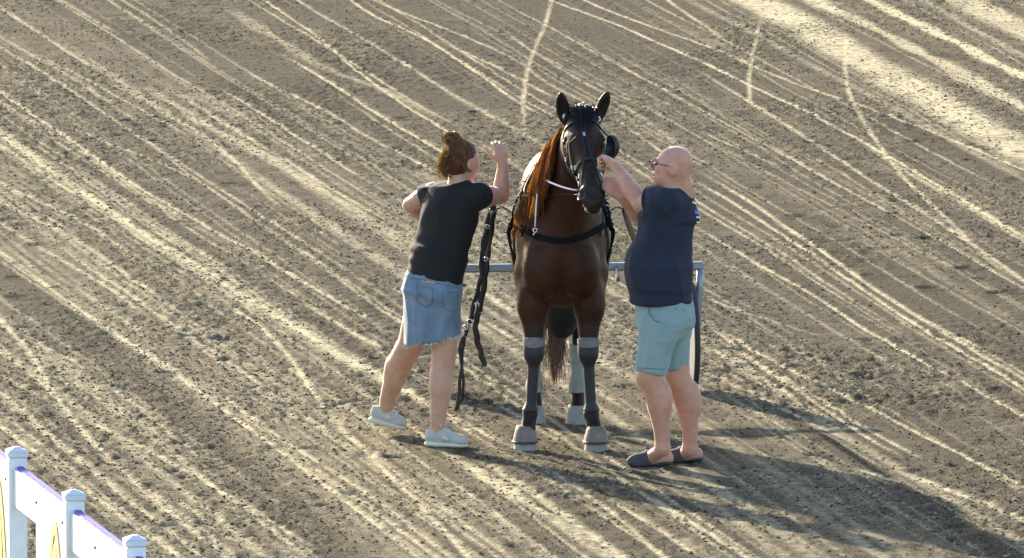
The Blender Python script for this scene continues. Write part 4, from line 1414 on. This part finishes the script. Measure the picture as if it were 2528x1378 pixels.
for px0 in (1030, 1092):
    P = [(0, 705), (0, 745), (19, 757), (38, 750), (38, 712), (0, 705)]
    pts = []
    for a, b in zip(P[:-1], P[1:]):
        for t in np.linspace(0, 1, 4)[:-1]:
            pts.append(W(px0 + a[0] + (b[0] - a[0]) * t, a[1] + (b[1] - a[1]) * t + (px0 - 1030) * .2, -.2))
    patch_strip(KB, pts, .005, .0015, 'pocket_seam', M_dseam, skirt)
fr = []
for i in range(150):
    t = hr.uniform(0, 1)
    a = t * 2 * math.pi
    p = hemc + wf * .145 * math.cos(a) + wl_ * .176 * math.sin(a)
    p[2] = hemc[2] + .23 * (p[0] - hemc[0])
    q, n_ = on(KB, p)
    fr.append([q + n_ * .001 + np.array([0, 0, .006]), q + n_ * .004 + np.array([hr.normal(0, .004), 0, -.006]), q + n_ * .004 + np.array([hr.normal(0, .009), 0, -.008 - hr.uniform(0, .014)])])
strands('frayed_hem', fr, M_pale, skirt, r=.0016)['kind'] = 'stuff'
# shoes
M_shoe = mat('beige_suede', (.47, .47, .42), .85, noise=.10, nscale=30, bump=.15, bscale=200)
M_shoesole = mat('pale_sole', (.64, .63, .53), .7)
M_lace = mat('white_lace', (.66, .66, .64), .8)
def shoe(heel, toe, up, ank):
    d = nrm(toe - heel); ln = np.linalg.norm(toe - heel); up = nrm(up - d * np.dot(up, d)); M = frame(d, up); lt_ = M[:, 1]
    P = lambda f, l, u: heel + d * ln * f + lt_ * l + up * u
    pr = [cone(P(.16, 0, .052), P(.45, 0, .060), .040, .042, .02, (lt_, .88)), cone(P(.45, 0, .056), P(.84, 0, .036), .044, .034, .02, ((up), .9)), ell(P(.84, 0, .034), (.042, .044, .030), M, .02),
          ccone(P(.17, 0, .05), P(.15, 0, .098), .041, .038, .015, (lt_, .85)), cone(P(.30, 0, .075), P(.42, 0, .082), .040, .034, .02, (lt_, .8)), ell(P(.27, 0, .115), (.045, .026, .022), M, .01, '-')]
    v, q = implicit(pr, .0055, 0, [(P(0, 0, .020), -up)])
    o = mesh_np('shoe', v, q, M_shoe, woman, True)
    bv = BVHTree.FromPolygons([Vector(a) for a in v], [tuple(b) for b in q])
    v, q = implicit([cone(P(.17, 0, .014), P(.82, 0, .011), .042, .045, .01, (up, .42)), cone(P(.14, 0, .015), P(.3, 0, .013), .042, .042, .01, (up, .48))], .0055, 0, [(P(0, 0, -.004), -up)])
    mesh_np('sole', v, q, M_shoesole, o, True)
    lm = MB()
    for k in range(5):
        f = .40 + .065 * k
        z = .105 - .012 * k
        A = [on(bv, P(f, l, z)) for l in (-.026, -.013, 0, .013, .026)]
        lm.ribbon([a + n * .002 for a, n in A], [n for a, n in A], .007, .003)
    for s in (-1, 1):
        lm.tube(spline([P(.40, 0, .112), P(.36, s * .03, .135), P(.42, s * .05, .118), P(.41, s * .01, .108)], 5), .003, 5)
    lm.build('laces', M_lace, o)
    sd_ = lt_ if lt_[1] < 0 else -lt_
    lg = MB()
    for (a, b) in (((.46, .036), (.49, .070)), ((.49, .070), (.56, .036)), ((.56, .036), (.59, .068))):
        A = [on(bv, P(a[0] + (b[0] - a[0]) * t, 0, a[1] + (b[1] - a[1]) * t) + sd_ * .08) for t in np.linspace(0, 1, 4)]
        lg.ribbon([x_ + n * .0015 for x_, n in A], [n for x_, n in A], .010, .002)
    lg.build('letter', M_lace, o)
shoe(rh, rt, np.array([0, 0, 1.0]), None)
shoe(lh, lt, np.array([.15, 0, 1.0]), None)
# hair: a cap drawn up to a messy bun, loose strands lit from behind
M_hairw = hair_mat('auburn_hair', (.28, .125, .06), (.98, .60, .28), .5, .4)
def hw(f, l, u): return whp(f, l, u)
hc = [ell(hw(-.022, 0, .040), (.093, .080, .088), whM, .02), ell(hw(-.042, 0, -.02), (.064, .072, .072), whM, .03), ell(hw(.10, 0, -.05), (.085, .12, .085), whM, .02, '-')]
V, Q = implicit(hc, .0058)
VN = vnormals(V, Q)
V = V + VN * (.004 * vnoise(V * np.array((60, 60, 18)), 1.0, 91))[:, None]
hair = mesh_np('hair', V, Q, M_hairw, woman, True)
bunc = W(1116, 341, .18)
bs = []
for i in range(420):
    u = nrm(hr.normal(0, 1, 3)); v = nrm(np.cross(u, hr.normal(0, 1, 3)))
    rad = hr.uniform(.020, .046); a0 = hr.uniform(0, 6.28); sp_ = hr.uniform(1.5, 4.5)
    bs.append([bunc + np.array([1.1, 1, .85]) * rad * (math.cos(a0 + sp_ * t) * u + math.sin(a0 + sp_ * t) * v) * (1 + (.5 * t if i % 9 == 0 else 0)) for t in np.linspace(0, 1, 9)])
strands('bun', bs, M_hairw, hair, r=.0036)
ls = []
for i in range(1000):                      # hair combed from the hairline back up towards the bun, with loose ends behind
    th = hr.uniform(-2.6, 2.6); st = hw(-.02 - .06 * math.cos(th) * hr.uniform(.6, 1.1), .085 * math.sin(th), hr.uniform(-.05, .06))
    mid = (st + bunc) / 2
    c_ = hw(-.02, 0, .03); mid = c_ + nrm(mid - c_) * hr.uniform(.096, .106)
    ls.append(spline([st, mid, bunc + hr.normal(0, .015, 3)], 5))
for i in range(330):                      # loose lengths hanging at the nape, left
    st = W(1112 + hr.normal(0, 9), 372 + hr.uniform(-12, 40), .16 + hr.normal(0, .02))
    e_ = W(1100 + hr.normal(0, 9), hr.uniform(412, 446), .15 + hr.normal(0, .02))
    ls.append(spline([st, (st + e_) / 2 + np.array([-.018 + hr.normal(0, .012), hr.normal(0, .008), 0]), e_ + np.array([hr.normal(0, .008), 0, 0])], 6))
strands('loose_strands', ls, M_hairw, hair, r=.0026)
# ================================================================== harness, bridle and sulky
M_leather = mat('black_leather', (.009, .009, .010), .48, noise=.2, nscale=40, bump=.2, bscale=150, spec=.5)
M_nylon = mat('black_webbing', (.014, .014, .017), .55, bump=.2, bscale=200)
M_matte = mat('black_felt', (.011, .011, .013), .95, spec=.06, bump=.3, bscale=120)
M_steel = mat('polished_steel', (.75, .75, .76), .18, metal=1.0)
M_alu = mat('grey_metal', (.27, .29, .33), .42, metal=.55, noise=.06, nscale=20)
M_darkalu = mat('dark_grey_metal', (.12, .13, .15), .4, metal=.6)
M_tyre = mat('tyre_rubber', (.03, .03, .033), .75)
M_pale_strap = mat('pale_lilac_strap', (.36, .33, .45), .9, spec=.05)
M_glint = mat('sunlit_edge_tan', (.50, .40, .27), .6)
M_seatblue = mat('seat_blue', (.05, .09, .28), .55)
M_piping = mat('white_piping', (.75, .76, .78), .5)
M_webolive = mat('olive_shaft', (.13, .13, .10), .45)

def ring_at(Yp, a0, a1, n, cz=1.15):
    out = []
    for a in np.linspace(R(a0), R(a1), n):
        loc, nn, i, d = BVH.ray_cast(Vector((HX, Yp, cz)), Vector((math.cos(a), 0, math.sin(a))))
        nn = np.array(nn)
        if np.dot(nn, (math.cos(a), 0, math.sin(a))) < 0: nn = -nn
        out.append((np.array(loc), nn))
    return out
def strap(mb, pts, width, thick, lift=.002, n=6, proj=True):
    P = spline(pts, n)
    if proj:
        A = [onto(p) for p in P]
        mb.ribbon([a + nn * lift for a, nn in A], [nn for a, nn in A], width, thick)
    return mb

harness = thing('harness', 'black leather driving harness with saddle pad and breast collar on the bay horse', 'harness', tuple(H(0, .5, 1.5)))
A = ring_at(.50, 15, 165, 22)
pad = MB().ribbon([a + n * .004 for a, n in A], [n for a, n in A], .15, .035).build('saddle_pad', M_matte, harness)
A = ring_at(.80, 8, 172, 28)
cloth = MB().ribbon([a + n * .003 for a, n in A], [n for a, n in A], .50, .022).build('saddle_cloth', M_matte, harness)
A = ring_at(.50, 160, 380, 26)
MB().ribbon([a + n * .003 for a, n in A], [n for a, n in A], .07, .012).build('girth', M_nylon, harness)
for a in (60, 80, 100, 120, 150, 30):
    p, n = ring_at(.50, a, a, 1)[0]
    MB().ring(p + n * .045, .016, .004, axis=(0, 1, 0)).build('terret_ring', M_steel, pad)
m = MB(); strap(m, [H(-.31, .45, 1.26), H(-.25, .15, 1.27), H(-.16, -.08, 1.235), H(0, -.14, 1.205), H(.16, -.08, 1.235), H(.25, .15, 1.27), H(.31, .45, 1.26)], .036, .010)
m.build('breast_collar', M_matte, harness)
m = MB(); strap(m, [H(0, .55, 1.60), H(0, .8, 1.6), H(0, 1.2, 1.65), H(0, 1.45, 1.5)], .035, .008)
m.build('back_strap', M_leather, harness)
for s in (-1, 1):
    m = MB(); strap(m, [H(s * .30, .46, 1.20), H(s * .34, .8, 1.08), H(s * .33, 1.2, 1.0)], .035, .008)
    m.build('trace', M_leather, harness)
    m = MB(); strap(m, [H(s * .28, .44, 1.30), H(s * .27, .30, 1.38), H(s * .23, .16, 1.30), H(s * .22, .05, 1.22)], .022, .006)
    m.build('neck_strap', M_leather, harness)
    for k in range(3):                       # straps hanging loose along the flank
        x0 = .272 + .006 * k
        P = spline([H(s * x0, .42 - .06 * k, 1.34 - .05 * k), H(s * (x0 + .020), .36 - .05 * k, 1.20), H(s * (x0 - .018 * k), .32, 1.04 - .03 * k), H(s * (x0 - .07 + .01 * k), .24, .93 - .04 * k)], 7)
        MB().tube(P, .013, 6, flat=.35, up=(s, .4, 0)).build('hanging_strap', M_leather, harness)
    for k in range(7):                       # buckles and rings that catch the sun
        p, n = onto(H(s * .30, .44 + .05 * (k % 3), 1.46 - .055 * k))
        MB().ring(p + n * .042, .012, .0035, axis=(0, 1, .3), n=10, m=5).build('buckle', M_steel, harness)
# the cord with a snap hook that hangs on the chest
P = spline([W(1326, 480, -.18), W(1323, 520, -.20), W(1321, 560, -.19)], 6)
cord = MB().tube(P, .004, 5).build('chest_cord', M_piping, harness)
MB().ring(P[-1] + np.array([0, 0, -.02]), .012, .004, axis=(0, 1, 0), n=10, m=5).build('snap_hook', M_steel, cord)
MB().tube([P[-1] + np.array([0, 0, -.03]), P[-1] + np.array([-.012, -.005, -.05])], .004, 5).build('hook_pin', M_steel, cord)

# ------------------------------------------------------------------ bridle
bridle = thing('bridle', 'black bridle with steel bit rings and one raised blinker on the horse head', 'bridle', tuple(POLL))
def hstrap(name, pts, width=.018, thick=.005, m_=None, lift=.002):
    mb = MB(); strap(mb, [hd(*p) for p in pts], width, thick, lift, 6)
    return mb.build(name, m_ or M_leather, bridle)
for s in (-1, 1):
    hstrap('cheek_strap', [(-.01, s * .09, -.04), (.12, s * .12, -.05), (.26, s * .12, -.07), (.40, s * .09, -.06), (.52, s * .08, -.045)])
    hstrap('overcheck', [(.02, s * .006, .10), (.18, s * .012, .10), (.32, s * .022, .09), (.44, s * .06, .05), (.52, s * .08, -.01)], .011, .004)
    bit = hd(.525, s * .074, -.035); p, n = onto(bit)
    rg = MB().ring(p + n * .012, .030, .0048, axis=tuple(n + HN * .5), n=18, m=6).build('bit_ring', M_steel, bridle)
    for (a, b, c) in ((.40, .09, -.055), (.26, .12, -.06), (.36, .10, .0), (.46, .085, -.03), (.34, .10, -.03), (.43, .08, .015)):
        p, n = onto(hd(a, s * b, c))
        MB().ring(p + n * .006, .0105, .0034, axis=tuple(n), n=10, m=5).build('buckle', M_steel, bridle)
    p0, n0b = onto(hd(.55, s * .06, -.06)); p1, n1b = onto(hd(.60, s * .03, -.10))
    ch = MB()
    for t in np.linspace(0, 1, 6):
        q = p0 * (1 - t) + p1 * t + HN * .0 + np.array([0, -.012, -.02 * math.sin(t * math.pi) - .008])
        ch.ring(q, .009, .003, axis=(math.cos(t * 9), math.sin(t * 9), .3), n=8, m=4)
    cho = ch.build('curb_chain', M_steel, bridle); cho['kind'] = 'stuff'
hstrap('browband', [(.085, -.12, -.02), (.075, -.06, .06), (.07, 0, .1), (.075, .06, .06), (.085, .12, -.02)], .020, .006)
hstrap('noseband', [(.37, -.10, -.08), (.365, -.09, 0), (.355, -.04, .07), (.355, 0, .09), (.355, .04, .07), (.365, .09, 0), (.37, .10, -.08)], .020, .006)
hstrap('crownpiece', [(.03, -.10, -.03), (-.02, -.06, .0), (-.03, 0, .02), (-.02, .06, .0), (.03, .10, -.03)], .020, .005)
# blinker cup on the far-right side of the face
bc = W(1507, 363, -.40)
bax = nrm((.55, -.75, -.1)); bu = nrm(np.array((0.12, 0, 1.0)) - bax * np.dot((0.12, 0, 1.0), bax)); bl_ = np.cross(bu, bax)
BM = np.stack([bax, bl_, bu], axis=1)
v, q = implicit([ell(bc, (.056, .052, .070), BM, .02), ell(bc - bax * .006 - bl_ * .0 + nrm((-.7, -.6, 0)) * .022, (.058, .049, .064), BM, .006, '-')], .005)
mesh_np('blinker', v, q, M_leather, bridle, True)
P = spline([bc + bu * .04, hd(.10, .10, .0), hd(.06, .085, .02)], 5)
MB().tube(P, .008, 6, flat=.4).build('blinker_stay', M_leather, bridle)
# sunlit buckle and blinker edges by the near eye, built as pale cords
for (pts_) in ([(1381, 332), (1388, 318), (1396, 312)], [(1393, 350), (1402, 341), (1415, 334)], [(1387, 320), (1382, 345), (1385, 366), (1383, 385)], [(1393, 352), (1392, 385), (1402, 415), (1406, 432)]):
    A = [onto(W(a, b, -.42)) for a, b in pts_]
    P = spline([a + n * .008 for a, n in A], 5)
    MB().tube(P, .0028, 5).build('cheek_glint', M_glint, bridle)
for (a, b) in ((1393, 288), (1479, 294)):
    d_ = ray(a, b)
    hit = BVH.ray_cast(Vector(EYE), Vector(d_))
    q = np.array(hit[0]) if hit[0] is not None else W(a, b, -.25)
    MB().sphere(q, (.010, .008, .017), 8, 6).build('ear_plug', M_piping, bridle)
# pale strap that runs from under the jaw round the neck
P = [W(1350, 445, -.16), W(1362, 452, -.26), W(1385, 461, -.38), W(1410, 468, -.50), W(1426, 470, -.55)]
lead = MB().tube(spline(P, 6), .011, 6, flat=.4).build('jaw_strap', M_pale_strap, bridle)

# ------------------------------------------------------------------ reins
for s, lab in ((-1, 'thin black rein along the mane side of the horse neck'), (1, 'thin black rein on the side of the horse nearest the bald person')):
    p, n = onto(hd(.525, s * .074, -.035))
    t, tn = ring_at(.50, 100 if s < 0 else 80, 100 if s < 0 else 80, 1)[0]
    P = spline([p + n * .015, W(1400 if s < 0 else 1505, 480, -.30), H(s * .20, .10, 1.44), H(s * .16, .32, 1.56), t + tn * .06, H(s * .19, .85, 1.46), H(s * .20, 1.3, 1.36), H(s * .12, 2.3, .95)], 6)
    r_ = MB().tube(P, .009, 5, flat=.3).build('rein', M_nylon)
    tag(r_, lab, 'rein', 'driving reins')

# ------------------------------------------------------------------ strap bundle that hangs from the shaft, left
sb = thing('strap_bundle', 'tangle of black straps hanging from the sulky shaft beside the denim skirt', 'strap', tuple(G(1130, 1020)))
SY = .38
for k, (pts_, wd) in enumerate((
    ([(1216, 515), (1213, 560), (1204, 620), (1200, 660), (1194, 710), (1182, 770)], .026),
    ([(1210, 520), (1200, 570), (1190, 620), (1188, 680), (1176, 730), (1160, 790), (1146, 830)], .018),
    ([(1216, 520), (1209, 600), (1198, 680), (1186, 740), (1172, 790)], .014),
    ([(1182, 770), (1174, 800), (1178, 840), (1188, 875), (1196, 905)], .026),
    ([(1170, 780), (1150, 815), (1142, 870), (1136, 940), (1128, 1012)], .014),
    ([(1160, 790), (1136, 860), (1142, 920), (1143, 975), (1132, 1000), (1124, 1016)], .012))):
    P = spline([W(a, b, SY + .02 * math.sin(k * 2 + i)) for i, (a, b) in enumerate(pts_)], 6)
    P = [p + np.array([.003 * math.sin(i * 1.1 + k), .006 * math.cos(i * .7 + k), 0]) for i, p in enumerate(P)]
    MB().tube(P, wd / 1.4, 6, flat=.28, up=(.35 * math.cos(k), -1, 0)).build('strap', M_nylon, sb)
for (a, b, r_) in ((1160, 795, .016), (1150, 808, .013), (1178, 752, .012), (1200, 640, .012), (1140, 822, .014), (1214, 520, .014), (1204, 560, .011)):
    MB().ring(W(a, b, SY - .02), r_, .004, axis=(.3, 1, .2), n=12, m=5).build('buckle', M_steel, sb)

# ------------------------------------------------------------------ sulky
SYW = 2.55
CX = (1398 - 1264) / 415.0
sulky = thing('sulky', 'grey metal two wheeled sulky with blue seat hitched behind the horse', 'sulky', (CX, SYW, 0))
yaw = R(6.0)
def S(x, y, z):
    return np.array([CX + x * math.cos(yaw) - y * math.sin(yaw), SYW + x * math.sin(yaw) + y * math.cos(yaw), z])
zb = W(1500, 660, SYW)[2]
HWD = .825
RX = np.stack([np.array([math.cos(yaw), math.sin(yaw), 0]), np.array([-math.sin(yaw), math.cos(yaw), 0]), np.array([0, 0, 1.0])], axis=1)
MB().box(S(0, 0, zb), (HWD * 2, .045, .048), RX, .010).build('crossbar', M_alu, sulky)
WRr = .335
for s in (-1, 1):
    MB().tube([S(s * (HWD - .022), 0, zb - .015), S(s * (HWD - .024), 0, .62), S(s * (HWD - .035), 0, .40), S(s * (HWD - .045), 0, .30)], [.021, .021, .018, .012], 8).build('outer_arm', M_alu, sulky)
    MB().tube(spline([S(s * .60, 0, zb - .10), S(s * (HWD - .10), 0, zb - .10), S(s * (HWD - .055), 0, zb - .13), S(s * (HWD - .052), 0, zb - .22), S(s * (HWD - .05), .03, .42)], 6), .010, 7).build('inner_tube', M_darkalu, sulky)
    MB().tube(spline([S(s * .62, 0, zb - .02), S(s * .64, 0, zb - .12), S(s * (HWD - .115), 0, zb - .19), S(s * (HWD - .105), 0, .50), S(s * (HWD - .10), 0, .335)], 6), .012, 7).build('fork', M_darkalu, sulky)
    wc = S(s * (HWD - .075), 0, WRr)
    axw = nrm(np.array([math.cos(yaw), math.sin(yaw), .02 * s]))
    wheel = MB().ring(wc, WRr - .018, .018, axis=tuple(axw), n=40, m=8).build('wheel', M_tyre, sulky)
    u_ = np.cross(axw, (0, 0, 1)); u_ = nrm(u_); v_ = np.cross(axw, u_)
    for sd2 in (-1, 1):
        n = 40
        Vd = [wc + axw * .022 * sd2] + [wc + axw * .007 * sd2 + (WRr - .034) * (math.cos(2 * math.pi * k / n) * u_ + math.sin(2 * math.pi * k / n) * v_) for k in range(n)]
        d = MB(); d.add(Vd, [(0, 1 + k, 1 + (k + 1) % n) if sd2 > 0 else (0, 1 + (k + 1) % n, 1 + k) for k in range(n)], True)
        d.build('disc', M_alu, wheel)
    MB().tube([wc - axw * .045, wc + axw * .045], .018, 10).build('hub', M_steel, wheel)
for s, X0, Xm, X1_ in ((-1, (1187, 655), (1200, 592), (1217, 512)), (1, (1586, 655), (1566, 592), (1546, 512))):
    P = spline([W(X0[0], X0[1], 2.50), W((X0[0] * .55 + Xm[0] * .45), 628, 1.9), W(Xm[0], Xm[1], 1.25), W(X1_[0] - s * 2, 528, .55), W(X1_[0], X1_[1], .28)], 7)
    MB().tube(P, [.020] * 18 + [.018] * (len(P) - 18), 8).build('shaft', M_alu if s < 0 else M_webolive, sulky)
    MB().tube([P[-1], P[-1] + (P[-1] - P[-2]) * .6], .020, 8).build('shaft_tip', M_tyre, sulky)
    MB().tube(spline([P[-6], P[-6] + np.array([-s * .05, 0, .02]), onto(P[-6])[0]], 4), .010, 6, flat=.4).build('tug_strap', M_nylon, sulky)
zs = W(1500, 648, SYW)[2]
v, q = implicit([ell(S(0, .06, zs + .0), (.262, .17, .045), RX, .02), ell(S(0, .20, zs + .03), (.22, .05, .05), RX, .03)], .009)
seat = mesh_np('seat', v, q, M_seatblue, sulky, True)
for dz, rr_ in ((.004, 1.0), (.022, .90)):
    MB().tube([S(.264 * rr_ * math.cos(a), .06 + .172 * rr_ * math.sin(a), zs + dz) for a in np.linspace(0, 2 * math.pi, 41)[:-1]], .0055, 5, closed=True).build('seat_piping', M_piping, seat)
MB().tube([S(0, 0, zb), S(0, .06, zs)], .02, 8).build('seat_post', M_darkalu, sulky)
for s in (-1, 1):
    MB().tube(spline([S(s * .30, 0, zb), S(s * .28, -.25, zb - .05), S(s * .26, -.45, zb - .02)], 5), .012, 7).build('foot_rest', M_darkalu, sulky)
